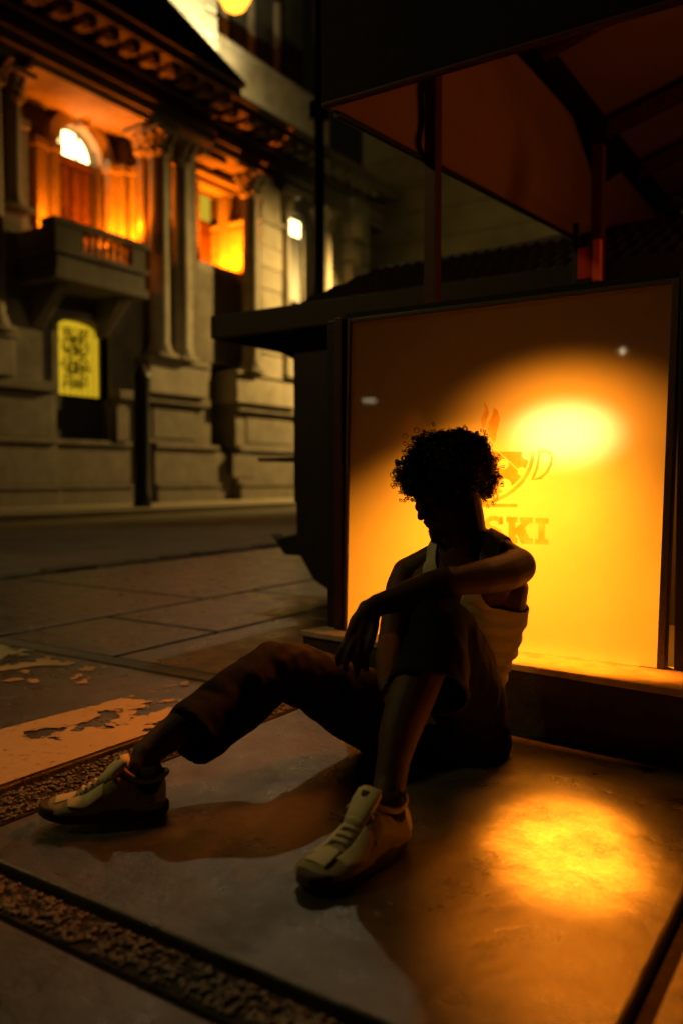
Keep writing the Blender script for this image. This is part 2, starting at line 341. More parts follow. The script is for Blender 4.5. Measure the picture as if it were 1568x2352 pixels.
N1.box(-17.5, -16.6, 16.55, 17.5, 6.3, 9.9).box(-17.5, -16.6, 18.75, 19.0, 6.3, 9.9).box(-17.5, -16.6, 17.5, 18.75, 9.0, 9.9).box(-17.5, -16.3, 16.55, 19.0, 6.0, 6.34)
N1.obj('loggia_wall', mat('loggia_wall_dark', (.075, .065, .045), .9, .15, .3, 2, .2), pal, bevel=.01)  # wall colour darker than the pilasters
# plinth courses
PL = MB()
def course(y0, y1, x):
    PL.box(XB, x+.16, y0, y1, -.03, .50); PL.box(XB, x+.20, y0, y1, .50, .58)
    PL.box(XB, x+.06, y0, y1, .58, 1.50); PL.box(XB, x+.14, y0, y1, 1.50, 1.62)
course(2, 11.9, -15.42); course(11.9, 14.1, -15.5); course(14.75, 17.1, -15.35); course(17.95, 26.0, -15.35)
PL.box(XB, -15.6, 14.1, 14.75, -.03, 1.55).box(XB, -15.5, 17.1, 17.95, -.03, 1.45)
PL.obj('plinth', GRANITE, pal, bevel=.025)
PD = MB()
for y0, y1 in ((6.0, 11.75), (13.55, 13.95), (14.3, 16.6), (17.85, 21.2), (22, 24.5)):
    PD.box(XB, -15.30, y0, y1, 1.62, 2.62); PD.box(XB, -15.14, y0-.04, y1+.06, 2.62, 2.84)
PD.obj('pedestal_course', STONE2, pal, bevel=.03)
for y0, y1 in ((8.3, 10.65), (14.35, 16.45), (17.6, 20.35), (21.5, 22.6)):
    MB().box(XB, -15.02, y0, y1, 2.84, 3.62).box(XB, -14.96, y0-.05, y1+.05, 3.62, 3.72).obj('column_pedestal', STONE, pal, bevel=.03)
for y0, y1, z0, z1 in ((14.7, 16.2, 1.75, 2.5), (18.3, 20.4, 1.75, 2.5), (17.7, 18.7, .75, 1.4)):
    MB().box(-15.35, -15.27, y0, y1, z0, z1).obj('dark_stone_panel', GRANITE, pal, bevel=.02)
# columns
def column(y, x=-15.12, r=.245, z0=3.72, z1=9.2):
    c = MB()
    c.box(x-.33, x+.33, y-.33, y+.33, z0, z0+.10)
    c.lathe((x, y, z0+.10), [(r*1.32, 0), (r*1.36, .05), (r*1.30, .10), (r*1.12, .13), (r*1.20, .18), (r*1.05, .23), (r, .30), (r*.985, 2.0), (r*.90, z1-z0-.75)], 22)
    h = z1-.62
    ob = c.obj('column', STONE, pal, smooth=True, bevel=.01)
    k = MB(); k.lathe((x, y, h), [(r*.92, 0), (r*1.05, .05), (r*.98, .09), (r*1.05, .30), (r*1.35, .50), (r*1.5, .56)], 20)
    k.box(x-.36, x+.36, y-.36, y+.36, z1-.08, z1+.04)
    for t in range(8):
        a = t*math.pi/4
        for zz, rr, s in ((.14, 1.12, .075), (.32, 1.22, .08), (.47, 1.48, .085)):
            k.ell((x+r*rr*math.cos(a+zz), y+r*rr*math.sin(a+zz), h+zz), (s, s, s*1.1), None, 8, 6)
    k.obj('capital', STONE, ob, smooth=False)
for y in (9.2, 10.2, 14.80, 15.55, 18.35, 22.0): column(y)
column(20.05, -15.2, .15); column(11.0, -15.5, .16, 6.35); column(14.78, -15.62, .15, 6.35, 9.3)
# rusticated piers
def pier(y0, y1, z0, z1, step, x1, name='rusticated_pier'):
    p = MB(); z = z0
    while z < z1-.1:
        p.box(XB, x1, y0, y1, z, min(z+step-.05, z1)); z += step
    p.box(XB, x1-.06, y0+.02, y1-.02, z0, z1); p.obj(name, STONE, pal, bevel=.03)
pier(15.85, 16.1, 3.72, 7.4, .5, -15.22); pier(18.72, 19.75, 3.72, 8.1, .62, -15.08)
q = MB(); q.box(XB, -15.0, 18.66, 19.8, 8.1, 8.22)
q.prism([(-15.1, 18.75, 8.24), (-15.1, 19.72, 8.24), (-15.1, 19.66, 9.3), (-15.1, 19.25, 9.52), (-15.1, 18.95, 9.1)], (-.4, 0, 0)); q.obj('scroll_bracket', STONE, pal, bevel=.03)
pier(22.0, 22.25, 3.72, 9.0, .9, -15.2, 'pilaster')
# entablature and cornice with modillions
E = MB()
for y0, y1, dx in ((2, 16.75, 0), (16.75, 26, -.28)):
    E.box(XB, -14.98+dx, y0, y1, 9.55, 9.80); E.box(XB, -14.90+dx, y0, y1, 9.80, 9.90)
    E.box(XB, -15.05+dx, y0, y1, 9.90, 10.22); E.box(XB, -14.86+dx, y0, y1, 10.22, 10.32)
E.obj('entablature', STONE2, pal, bevel=.02)
CN = MB()
CN.box(XB, -14.20, 2, 16.88, 10.60, 10.84).box(XB, -14.08, 2, 16.93, 10.84, 10.96)
CN.box(XB, -14.65, 16.93, 26, 10.56, 10.78).box(XB, -14.52, 16.93, 26, 10.78, 10.90)
CN.obj('cornice', STONE2, pal, bevel=.02)
def modil(y, dx):
    m_ = MB(); m_.box(-15.0+dx, -14.32+dx, y-.14, y+.14, 10.38, 10.58); m_.lathe((-14.45+dx, y, 10.32), [(.02, -.05), (.12, 0), (.13, .06), (.1, .1)], 10)
    return m_
for i in range(18): modil(5.95+.62*i, 0).obj('modillion', STONE2, pal, bevel=.02)
for i in range(12): modil(17.2+.66*i, -.35).obj('modillion', STONE2, pal, bevel=.02)
# pediment over the left bays: raking cornice, recessed tympanum
PE = MB()
def rk(y, off): return 10.98+(16.93-y)*.30+off
PE.prism([(-14.1, 16.93, rk(16.93, .02)), (-14.1, 16.6, rk(16.6, -.10)), (-14.1, 7.8, rk(7.8, -.28)), (-14.1, 7.8, rk(7.8, .0))], (-.9, 0, 0))
PE.prism([(-14.7, 16.5, 10.96), (-14.7, 7.8, 10.96), (-14.7, 7.8, rk(7.8, -.1)), (-14.7, 16.5, rk(16.5, -.1))], (-.5, 0, 0))
PE.obj('pediment', STONE2, pal, bevel=.01)
AT = MB(); AT.box(-18.5, -15.95, 4, 17.85, 10.9, 22)
MB().box(-19.5, -17.9, 17.85, 24.7, 10.9, 22).obj('attic_back_wall', mat('attic_wall_shaded', (.045, .048, .040), .8, .2, .4, 1.2, .2), pal)  # shade put into the dark wall colour, against the floodlight
AT.box(-17.95, -17.9, 17.85, 17.9, 10.9, 11)
AT.box(-18.5, -16.75, 17.85, 24.7, 10.9, 13.7)
for k in range(6): AT.box(-16.9, -15.90, 17.45, 17.88, 11.6+k*.7, 12.2+k*.7)
AT.obj('attic_wall', STONE, pal, bevel=.03)
aw = MB().box(-17.95, -17.85, 19.4, 20.8, 14.4, 22).obj('attic_window', mat('night_glass', (.02, .022, .02), .15, .5, .2, 3, 0), pal)
# blocks and mouldings round the attic windows
am = MB()
for (y0, y1, z0, z1) in ((18.7, 18.9, 12.9, 16.6), (20.2, 20.45, 12.9, 16.6), (21.6, 21.8, 12.6, 17), (23.0, 23.2, 12.6, 17)): am.box(-18.0, -17.72, y0, y1, z0, z1)
am.obj('attic_moulding', STONE2, pal, bevel=.02)
MB().box(-17.9, -16.68, 17.85, 24.7, 13.7, 13.82).obj('attic_ledge', STONE2, pal, bevel=.02)
lt = MB().lathe((-16.15, 18.9, 14.25), [(.05, 0), (.3, .15), (.5, .5), (.4, .85), (.06, 1.0)], 12).obj('attic_lantern', emis('lantern_glow', (1, .30, .02), 5), pal, smooth=True)
# bay one: fanlight, archivolt, keystone, door leaves, pilasters, lintel
fl = MB(); yc, a = 13.6, .60; pts = [(-16.95, yc-a*math.cos(math.pi*i/16), 8.58+.66*math.sin(math.pi*i/16)) for i in range(17)]
fl.prism(pts, (-.03, 0, 0)); fan = fl.obj('fanlight', emis('fanlight_glow', (1, .80, .30), 9), pal)
fm = MB()
for yy in (13.32, 13.80): fm.box(-16.93, -16.88, yy-.025, yy+.025, 8.55, 9.2)
fm.box(-16.94, -16.86, 12.95, 14.25, 8.46, 8.6); fm.obj('fanlight_bar', DOORM, fan)
ar = MB()
for i in range(20):
    t0 = math.pi*i/20; t1 = math.pi*(i+1)/20
    for r0, r1, x in ((.66, .80, -16.52), (.80, .98, -16.44)):
        P = lambda t, r: (x, yc-r*math.cos(t), 8.58+r*1.06*math.sin(t))
        ar.prism([P(t0, r0), P(t1, r0), P(t1, r1), P(t0, r1)], (-.25, 0, 0))
ar.obj('arch_moulding', STONE, pal)
ks = MB(); ks.prism([(-16.32, yc-.13, 9.2), (-16.32, yc+.13, 9.2), (-16.28, yc+.24, 9.86), (-16.28, yc-.24, 9.86)], (-.35, 0, 0)); ks.obj('keystone', STONE, pal, bevel=.02)
for y0, y1 in ((13.0, 13.28), (13.28, 13.6), (13.62, 13.93), (13.93, 14.22)):
    d = MB().box(-17.0, -16.94, y0+.01, y1-.01, 6.3, 8.48).box(-16.93, -16.91, y0+.05, y1-.05, 6.5, 7.3).box(-16.93, -16.91, y0+.05, y1-.05, 7.45, 8.35).obj('loggia_door', DOORM, pal, bevel=.008)
for y, x, wd in ((11.45, -15.95, .16), (12.35, -16.45, .14), (12.72, -16.4, .09), (14.42, -16.4, .11), (14.62, -16.2, .08), (14.86, -16.0, .10)):
    ps = MB(); ps.box(x-.12, x+.12, y-wd, y+wd, 6.2, 8.35); ps.box(x-.16, x+.17, y-wd-.04, y+wd+.04, 8.35, 8.55); ps.box(x-.15, x+.16, y-wd-.03, y+wd+.03, 6.0, 6.3)
    ps.obj('loggia_pilaster', STONE, pal, bevel=.015)
li = MB().box(-17.3, -15.10, 11.2, 15.0, 9.38, 9.54).box(-16.7, -16.3, 14.3, 15.0, 8.55, 8.68).box(-16.7, -16.45, 14.9, 15.0, 8.6, 9.6).obj('loggia_ceiling', STONE, pal)
# bay two
b2 = MB(); b2.box(-16.6, -16.25, 18.62, 18.86, 6.34, 9.0).box(-16.6, -16.2, 17.3, 18.9, 9.0, 9.22).box(-16.6, -16.05, 17.2, 19.0, 9.22, 9.34)
b2.box(-16.4, -15.5, 16.55, 19.0, 9.62, 9.76).box(-16.6, -16.25, 17.3, 17.5, 6.34, 9.0); b2.box(-15.62, -15.5, 16.55, 19.0, 6.34, 6.58); b2.obj('window_surround', STONE, pal, bevel=.02)
g2 = MB().box(-16.95, -16.9, 17.5, 18.62, 8.3, 9.0).obj('upper_pane', emis('pane_glow_green', (.75, .52, .03), .75), pal)
for y0, y1 in ((17.5, 18.05), (18.07, 18.62)): MB().box(-16.95, -16.86, y0, y1, 6.34, 8.28).box(-16.86, -16.84, y0+.08, y1-.08, 6.5, 7.9).obj('loggia_door', DOORM, pal, bevel=.008)
pd = MB(); pd.prism([(-15.35, 16.7, 9.35), (-15.35, 17.6, 9.35), (-15.35, 17.6, 9.5), (-15.35, 16.7, 9.72)], (-.5, 0, 0)); pd.obj('hood_moulding', STONE, pal)
# third window and dark openings
MB().box(-15.45, -15.40, 20.42, 21.08, 8.2, 8.66).obj('small_lit_window', emis('window_glow_pale', (1, .80, .32), 6), pal)
MB().box(-15.6, -15.42, 20.42, 21.1, 6.2, 8.1).obj('dark_window', IRON, pal)
MB().box(-16.3, -16.2, 17.05, 17.95, 1.5, 3.95).obj('side_door', IRON, pal)
# grille window
gg = MB(); yc2 = 12.75
pts = [(-15.85, 12.0, 2.66), (-15.85, 13.5, 2.66)]+[(-15.85, yc2+.75*math.cos(math.pi*i/12), 4.1+.28*math.sin(math.pi*i/12)) for i in range(13)]
gg.prism(pts, (-.03, 0, 0)); gw = gg.obj('grille_window', emis('grille_glow', (1, .62, .02), .62), pal)
gr = MB()
for i in range(9): gr.tube([(-15.76, 12.1+i*.165, 2.66), (-15.76, 12.1+i*.165, 4.25)], .012, 6)
def spiral(cy, cz, r, s): gr.tube([(-15.75, cy+s*r*(1-t/14)*math.cos(t*.75), cz+r*(1-t/14)*math.sin(t*.75)) for t in range(13)], .019, 6)
for cz, r in ((3.0, .15), (3.35, .2), (3.75, .2), (4.08, .13)):
    spiral(12.52, cz, r, 1); spiral(12.98, cz, r, -1); spiral(12.52+.12, cz-.12, r*.7, 1); spiral(12.98-.12, cz-.12, r*.7, -1)
for t in range(60):
    gr.ell((-15.75, random.gauss(12.75, .28), random.uniform(2.8, 4.2)), (.02, random.uniform(.02, .05), random.uniform(.02, .05)), None, 6, 4)
gr.obj('iron_scrollwork', IRON, gw)
MB().box(-15.9, -15.75, 12.0, 13.5, 1.6, 2.66).obj('window_base_panel', IRON, pal)
wf = MB().box(XF-.3, XF+.06, 11.86, 12.0, 2.6, 4.1).box(XF-.3, XF+.06, 13.5, 13.64, 2.6, 4.1)
for i in range(12):
    t0 = math.pi*i/12; t1 = math.pi*(i+1)/12
    P = lambda t, r, q: (XF+.06, yc2-r*math.cos(t), 4.1+q*math.sin(t))
    wf.prism([P(t0, .75, .28), P(t1, .75, .28), P(t1, .9, .42), P(t0, .9, .42)], (-.3, 0, 0))
wf.obj('window_frame', STONE2, pal)
# balcony
bl = MB(); bl.box(-15.5, -14.25, 11.05, 13.62, 4.86, 5.05).box(-15.5, -14.30, 11.12, 13.55, 5.05, 5.38).box(-15.5, -14.22, 11.02, 13.62, 5.38, 5.50)
bl.box(-15.5, -14.25, 11.05, 11.75, 5.50, 5.95); bl.box(-14.62, -14.28, 13.15, 13.55, 5.50, 5.95).box(-14.62, -14.28, 11.1, 11.75, 5.5, 5.95)
bl.box(-14.68, -14.22, 11.02, 13.62, 5.95, 6.10).box(-15.5, -15.1, 13.2, 13.55, 5.5, 6.1).box(-15.1, -14.5, 13.3, 13.55, 5.95, 6.08)
bl.box(-15.62, -15.50, 13.62, 15.0, 6.0, 6.32)
bal = bl.obj('balcony', STONE2, pal, bevel=.02)
point('balustrade_glow', (-14.75, 12.6, 5.72), 26, ORANGE, .03)
for i in range(7): MB().lathe((-14.45, 11.92+i*.185, 5.5), [(.05, 0), (.05, .05), (.03, .08), (.065, .2), (.03, .33), (.045, .38), (.05, .45)], 10).obj('baluster', STONE, bal, smooth=True)
for y in (11.5, 13.2): MB().prism([(-14.5, y-.15, 4.86), (-15.45, y-.15, 4.86), (-15.45, y-.15, 4.0), (-15.2, y-.15, 4.2)], (0, .3, 0)).obj('balcony_bracket', STONE2, pal, bevel=.03)
# corner part
ob = MB()
for k in range(9): ob.box(XB, -15.1, 23.6, 24.7, 3.72+k*.72, 4.38+k*.72)
for z, r in ((9.3, .45), (8.2, .3), (6.1, .38)): ob.ell((-15.1, 23.9, z), (r*.6, r, r*1.2), None, 10, 8)
ob.obj('corner_quoins', STONE, pal, bevel=.03)

# side-street wall beyond
sw = MB()
for k in range(17):
    z = k*1.0
    sw.box(-16.2, 14, 26.0, 27.0, z+.05-.03*(k == 0), z+1.0)
sw.box(-16.2, 14, 26.06, 27.0, -.03, 17)
sw.obj('stone_building', WALLM, bevel=.02, label='dark stone building closing the far end of the street, in long flat courses', category='building')

# ================================================================== STREET FURNITURE
sp = empty('street_pole', (-5.5, 7.9, 0), label='tall thin black pole standing behind the tiled stall roof', category='pole')
MB().lathe((-5.5, 7.9, 0), [(.16, 0), (.16, .5), (.1, .6), (.06, .8), (.055, 9.0), (.02, 9.05)], 14).obj('shaft', IRON, sp, smooth=True)
MB().box(-5.58, -5.42, 7.82, 7.98, 4.85, 5.05).obj('pole_clamp', IRON, sp)
bo = empty('street_post', (-13.2, 13.0, .13), label='thick dark iron post on the pavement in front of the palace plinth', category='post')
bp_ = G(328, 1164, .13)
bo.location = bp_
MB().lathe(bp_, [(.19, 0), (.19, .25), (.175, .3), (.165, 2.7), (.19, 2.74), (.19, 2.86), (.12, 2.95), (.05, 3.05)], 16).obj('shaft', IRON, bo, smooth=True)

# ---------------- back stall with tiled roof
st = empty('market_stall', (-2.2, 4.6, 0), label='dark closed market stall with a tiled roof and wide front awning, behind the glowing display', category='stall')
Y2 = 4.42
b = MB(); x0 = -3.27
b.prism([(x0-.02, Y2, .62), (x0, Y2, .60), (x0, Y2, .30), (x0+.14, Y2, .10), (x0+.35, Y2, 0), (-.4, Y2, 0), (-.4, Y2, 1.83), (x0-.02, Y2, 1.83)], (0, 2.4, 0))
b.obj('body', DARKP, st, bevel=.01)
aw0 = PY(500, 727, Y2-.12); aw1 = PY(506, 779, Y2-.12)
MB().box(aw0.x, -.2, Y2-.16, Y2-.10, aw1.z, aw0.z).box(aw0.x, -.2, Y2-.10, Y2+.9, aw0.z-.04, aw0.z).box(aw0.x-.03, aw0.x, Y2-.16, Y2+.9, aw1.z, aw0.z).obj('awning_board', mat('awning_wood', (.022, .013, .009), .65, .3, .3, 5, .2), st, bevel=.006)
MB().tube([PY(590, 778, Y2+.05), PY(684, 826, Y2+.05)], .011).obj('strut', IRON, st)
r0 = PY(690, 690, Y2); r1 = PY(830, 612, Y2+.8); r2 = PY(1320, 523, Y2+1.2)
rf = MB(); nx = 34
A0 = Vector((r0.x, Y2-.02, aw0.z+.012)); A1 = Vector((-.2, Y2-.02, aw0.z+.012)); B0 = Vector((r1.x, Y2+1.0, r1.z+.0)); B1 = Vector((-.2, Y2+1.0, r1.z+.0))
vs = []; fs = []; rows = 7
for j in range(rows+1):
    for i in range(nx*4+1):
        s_ = i/(nx*4); t = j/rows; p = A0.lerp(A1, s_).lerp(B0.lerp(B1, s_), t); p.z += .018*math.cos(i*math.pi/2)+.02*(1 if j % 2 else 0); vs.append(p)
for j in range(rows):
    for i in range(nx*4): a_ = j*(nx*4+1)+i; fs.append((a_, a_+1, a_+nx*4+2, a_+nx*4+1))
rf.add(vs, fs)
rf.prism([A0-Vector((0, 0, .03)), B0-Vector((0, 0, .03)), Vector((A0.x, Y2+2.2, A0.z))], (0, 0, .04))
rf.prism([B0-Vector((0, 0, .05)), B1-Vector((0, 0, .05)), B1+Vector((0, .1, .0)), B0+Vector((0, .1, .0))], (0, 0, .07))
rf.obj('roof', TILE, st)
# upper tier of the roof
ru = MB()
a, b_, c, d = Vector((B0.x+.15, Y2+1.0, B0.z)), Vector((-.2, Y2+1.0, B0.z)), Vector((-.2, Y2+1.7, r2.z+.12)), Vector((B0.x+1.1, Y2+1.7, r2.z+.12))
ru.prism([a, b_, c, d], (0, .05, -.05)); ru.obj('roof_ridge', TILE, st)
MB().box(x0-.36, x0, Y2+.05, Y2+.42, PY(650, 1055, Y2).z-.012, PY(650, 1055, Y2).z+.012).obj('side_shelf', IRON, st)
hz = PY(660, 1250, Y2).z
MB().prism([(x0-.26, Y2+.05, hz+.06), (x0-.2, Y2+.05, hz+.03), (x0, Y2+.05, hz+.08), (x0, Y2+.05, hz-.08), (x0-.14, Y2+.05, hz-.08), (x0-.2, Y2+.05, hz)], (0, .12, 0)).obj('tow_hitch', IRON, st, bevel=.01)

# ---------------- stone ledge under the display
la, lb = G(690, 1447, .21), G(1568, 1585, .21)
dl = (lb-la); lb2 = la+dl*2.4; lk = G(765, 1435, .21)
lpts = [la, lb2, Vector((lb2.x, 2.95, .21)), Vector((lk.x, 2.75, .21)), lk]
LG = empty('stone_ledge', (-1.1, 2.5, 0), label='low concrete ledge under the glowing display, with an orange lit top', category='ledge')
MB().prism([p_-Vector((0, 0, .0)) for p_ in lpts], (0, 0, -.022)).obj('lit_top', LEDGE, LG, bevel=.004)
MB().prism([p_+Vector((.008 if i_ in (0, 4) else 0, .008, -.022)) for i_, p_ in enumerate(lpts)], (0, 0, -.222)).obj('base', mat('ledge_concrete_shaded', (.055, .045, .035), .9, .15, .4, 6, .5, 60), LG)  # shade of the ledge front put into this darker colour

# ---------------- glowing display
dk = empty('display_box', (-1.1, 2.6, .21), label='large backlit frosted glass display glowing amber behind the seated man', category='display')
YP = 2.56
c00, c10, c11, c01 = PY(797, 1452, YP), PY(1508, 1534, YP), PY(1544, 652, YP), PY(808, 742, YP)
def quadslab(mb, pts, d): return mb.prism(pts, d)
MB().add([c00, c10, c11, c01], [(0, 1, 2, 3)]).obj('frosted_pane', FROST, dk)
fr = MB()
def bar(p, q, dn, dx, yo=-.012, dep=.05):     # frame bar from p to q widened by dn
    mbp = [p, q, q+dn, p+dn]; fr.prism([v+Vector((0, yo, 0)) for v in mbp], (0, dep, 0))
fw_ = .016
bar(c00+Vector((-.0, 0, 0)), c10, Vector((0, 0, -.026)), 0); bar(c01, c11, Vector((0, 0, .014)), 0)
bar(c10+Vector((0, 0, -.026)), c11+Vector((0, 0, .014)), Vector((.022, 0, 0)), 0)
bar(c00+Vector((0, 0, -.026)), c01+Vector((0, 0, .014)), Vector((-.012, 0, 0)), 0)
fr.obj('frame', FRAMEM, dk, bevel=.002)
# posts at both sides
MB().box(c00.x-.047, c00.x-.014, 2.545, 2.60, .212, 1.362).obj('left_post_face', REDP, dk, bevel=.003)
MB().box(c00.x-.10, c00.x-.050, 2.575, 2.66, .212, 1.36).obj('left_post', DARKP, dk, bevel=.004)
MB().box(c10.x+.048, c10.x+.5, 2.55, 2.60, .212, 1.375).obj('right_panel', DARKP, dk, bevel=.004)
MB().box(c10.x+.115, c10.x+.155, 2.53, 2.549, .212, 1.375).obj('right_batten', REDP, dk, bevel=.003)
hs = MB(); X0, X1 = c00.x-.012, c10.x+.04
hs.box(X0-.03, X0-.001, 2.602, 3.35, .212, 1.385).box(X1+.001, X1+.03, 2.602, 3.35, .212, 1.385).box(X0, X1, 3.32, 3.35, .212, 1.385)
hs.box(X0, X1, 2.62, 3.32, 1.370, 1.385).box(X0, X1, 2.60, 3.32, .205, .212).box(X0, X1, 2.60, 2.619, 1.362, 1.385)
hs.obj('housing', mat('housing_board', (.015, .012, .008), .7, .2, .3, 5, .1), dk)

# markings on the pane: letters, cup and steam (thin film on the glass)
YM = YP-.0035
def film(polys, name, **kw):
    f = MB()
    for P in polys: f.prism([PY(u, v, YM) for u, v in P], (0, .0015, 0))
    return f.obj(name, TINT, dk, **kw)
def stroke(pts, wid):
    out = []
    for i in range(len(pts)-1):
        (x0_, y0_), (x1_, y1_) = pts[i], pts[i+1]
        def nrm(k):
            a_ = pts[max(k-1, 0)]; b2_ = pts[min(k+1, len(pts)-1)]; dx, dy = b2_[0]-a_[0], b2_[1]-a_[1]; l = math.hypot(dx, dy); return -dy/l*wid/2, dx/l*wid/2
        n0, n1 = nrm(i), nrm(i+1)
        out.append([(x0_+n0[0], y0_+n0[1]), (x1_+n1[0], y1_+n1[1]), (x1_-n1[0], y1_-n1[1]), (x0_-n0[0], y0_-n0[1])])
    return out
film([[(1228, 1190), (1258, 1190.5), (1258, 1203), (1250.5, 1203), (1250.5, 1239), (1257.5, 1239.5), (1257, 1251.5), (1227.5, 1250), (1227.7, 1238), (1235, 1238.3), (1235.5, 1202.5), (1228, 1202)]], 'letter_i')
film([[(1162, 1187), (1187, 1188), (1187, 1200), (1182, 1200), (1182, 1213), (1197, 1200.5), (1193, 1200.3), (1193, 1188.3), (1222, 1189.5), (1222, 1202), (1214, 1202), (1203, 1213), (1214, 1237), (1222, 1237.5), (1222, 1250), (1196, 1249), (1186, 1226), (1182, 1229), (1182, 1235.5), (1187, 1236), (1187, 1248), (1162, 1247), (1162, 1234.5), (1167, 1234.7), (1167, 1199.5), (1162, 1199)]], 'letter_k')
S = [(1149, 1203), (1146, 1194), (1137, 1190.5), (1126, 1191), (1118, 1197), (1117, 1205), (1123, 1211), (1135, 1215.5), (1145, 1221), (1148, 1230), (1145, 1239), (1135, 1243), (1123, 1242), (1115, 1236), (1112, 1227)]
film(stroke(S, 11)+[[(1146, 1187.5), (1153, 1187.5), (1153.5, 1204), (1146.5, 1204)], [(1109, 1225), (1115.5, 1225), (1115.5, 1246), (1109, 1246)]], 'letter_s')
cx, cy = 1085, 1037.5
def bowl(a0, a1, n=22): return [(cx+a0*math.cos(math.pi*k/n), cy+a1*math.sin(math.pi*k/n)) for k in range(n+1)]
# bowl fill as vertical strips leaving round holes
holes = [(1209, 1043, 13), (1197, 1083, 10.5), (1155, 1066, 12), (1158, 1114, 15), (1105, 1090, 12), (1060, 1060, 14)]
strips = []
x = cx-126
while x < cx+128:
    xm = x+1; h = 108*math.sqrt(max(0, 1-((xm-cx)/129)**2)); segs = [(cy, cy+h)]
    gap = [(hy-math.sqrt(r*r-(xm-hx)**2), hy+math.sqrt(r*r-(xm-hx)**2)) for hx, hy, r in holes if abs(xm-hx) < r]
    yl = cy-3+(xm-1140)*.92; gap.append((yl-2, yl+2))
    for g0, g1 in gap:
        new = []
        for s0, s1 in segs:
            if g1 <= s0 or g0 >= s1: new.append((s0, s1)); continue
            if g0 > s0: new.append((s0, g0))
            if g1 < s1: new.append((g1, s1))
        segs = new
    for s0, s1 in segs:
        if s1-s0 > .8: strips.append([(x, s0), (x+2, s0), (x+2, s1), (x, s1)])
    x += 2
film(strips, 'cup_fill')
film(stroke(bowl(137.5, 120), 7.5)+stroke([(995, 1161), (1186, 1161)], 7), 'cup_outline')
hd = [(1236, 1034), (1237, 1045), (1232, 1075), (1221, 1102), (1240, 1098), (1255, 1084), (1264, 1066), (1266, 1050), (1260, 1039), (1250, 1036), (1239, 1039)]
film(stroke(hd, 5.5), 'cup_handle')
def flame(c, h, wd, lean): return [(c+lean*math.sin(k/8*math.pi*1.5)+wd*math.sin(math.pi*min(1, k/8)**.8)*.5*(1), -h*k/8) for k in range(9)]
film([[(1133, 1015), (1122, 1000), (1118, 985), (1122, 968), (1130, 952), (1133, 935), (1142, 945), (1146, 962), (1143, 980), (1138, 997), (1136, 1014)]], 'steam_curl')
film([[(1108, 985), (1103, 968), (1106, 955), (1112, 942), (1110, 922), (1118, 934), (1121, 950), (1116, 965), (1112, 980)]], 'steam_curl')

# ---------------- canopy
ca = empty('market_canopy', (-1.0, 4.5, 2.1), label='orange fabric market canopy on dark red posts over the display, black at its front edge', category='canopy')
XL = -1.70
def sheet(p00, p10, p11, p01, nu, nv, wav, th, nrm):
    vs = []; n_ = Vector(nrm)
    for j in range(nv+1):
        for i in range(nu+1):
            s_, t = i/nu, j/nv; p = p00.lerp(p10, s_).lerp(p01.lerp(p11, s_), t); vs.append(p+n_*wav(s_, t))
    k = len(vs); vs += [v+n_*th for v in vs]; fs = []
    for j in range(nv):
        for i in range(nu):
            a_ = j*(nu+1)+i; q_ = (a_, a_+1, a_+nu+2, a_+nu+1); fs.append(q_); fs.append(tuple(x_+k for x_ in reversed(q_)))
    return vs, fs
V = Vector
zb = lambda yy: 2.105+.075*(yy-2.5)
def wv(s_, t): return .0*math.exp(-((s_-.12-.25*(1-t))/.012)**2*0.3)*t + .022*noise.noise((s_*6+t*5, t*1.6, 1.3))+.010*noise.noise((s_*30+t*14, t*5, 4.1)) - .035*math.exp(-((t-.06)/.05)**2)
mb = MB(); mb.add(*sheet(V((XL, 2.52, zb(2.52))), V((XL, 8.2, zb(8.2))), V((XL, 8.2, 3.2)), V((XL, 2.52, 3.12)), 120, 30, wv, -.004, (1, 0, 0)))
mb.obj('side_curtain', FABRIC, ca, smooth=True)
mb = MB(); mb.add(*sheet(V((XL, 2.52, 3.14)), V((XL, 8.2, 3.22)), V((.9, 8.2, 3.95)), V((.9, 2.52, 3.87)), 60, 30, lambda s_, t: .04*noise.noise((s_*6, t*3, 7)), .004, (0, 0, 1)))
mb.obj('roof_fabric', FABRIC, ca, smooth=True)
mb = MB(); mb.box(XL-.025, 3.2, 2.49, 2.515, 2.108, 4.2); mb.obj('front_valance', TARPB, ca)
MB().tube([(XL-.02, 2.495, 2.108), (3.2, 2.495, 2.10)], .012, 8).obj('front_hem', REDP, ca)
MB().tube([(XL, 2.55, zb(2.55)-.012), (XL, 8.2, zb(8.2)-.012)], .014, 8).obj('curtain_hem', DARKP, ca)
for yy in (3.22, 7.45): MB().box(XL+.02, XL+.075, yy-.03, yy+.03, 0, 3.1).obj('post', REDP, ca, bevel=.004)
px_ = PY(1372, 560, 4.2).x
MB().box(px_-.028, px_+.028, 4.17, 4.23, 0, PY(1372, 335, 4.2).z).obj('post', REDP, ca, bevel=.004)
MB().box(XL+.02, XL+.11, 2.52, 8.2, 3.02, 3.14).obj('top_rail', TARPB, ca, bevel=.006)
for yy in (3.22, 4.4, 5.62, 6.5, 7.45):
    s_ = (3.87-3.14)/2.6
    MB().prism([(XL+.1, yy-.03, 3.02), (XL+.1, yy-.03, 3.12), (.9, yy-.03, 3.12+s_*2.45), (.9, yy-.03, 3.02+s_*2.45)], (0, .06, 0)).obj('rafter', REDP, ca, bevel=.004)
MB().prism([(XL+.08, 5.58, 2.75), (XL+.08, 5.66, 2.75), (XL+.08, 6.2, 3.02), (XL+.08, 5.1, 3.02)], (.02, 0, 0)).obj('gusset', TARPB, ca)

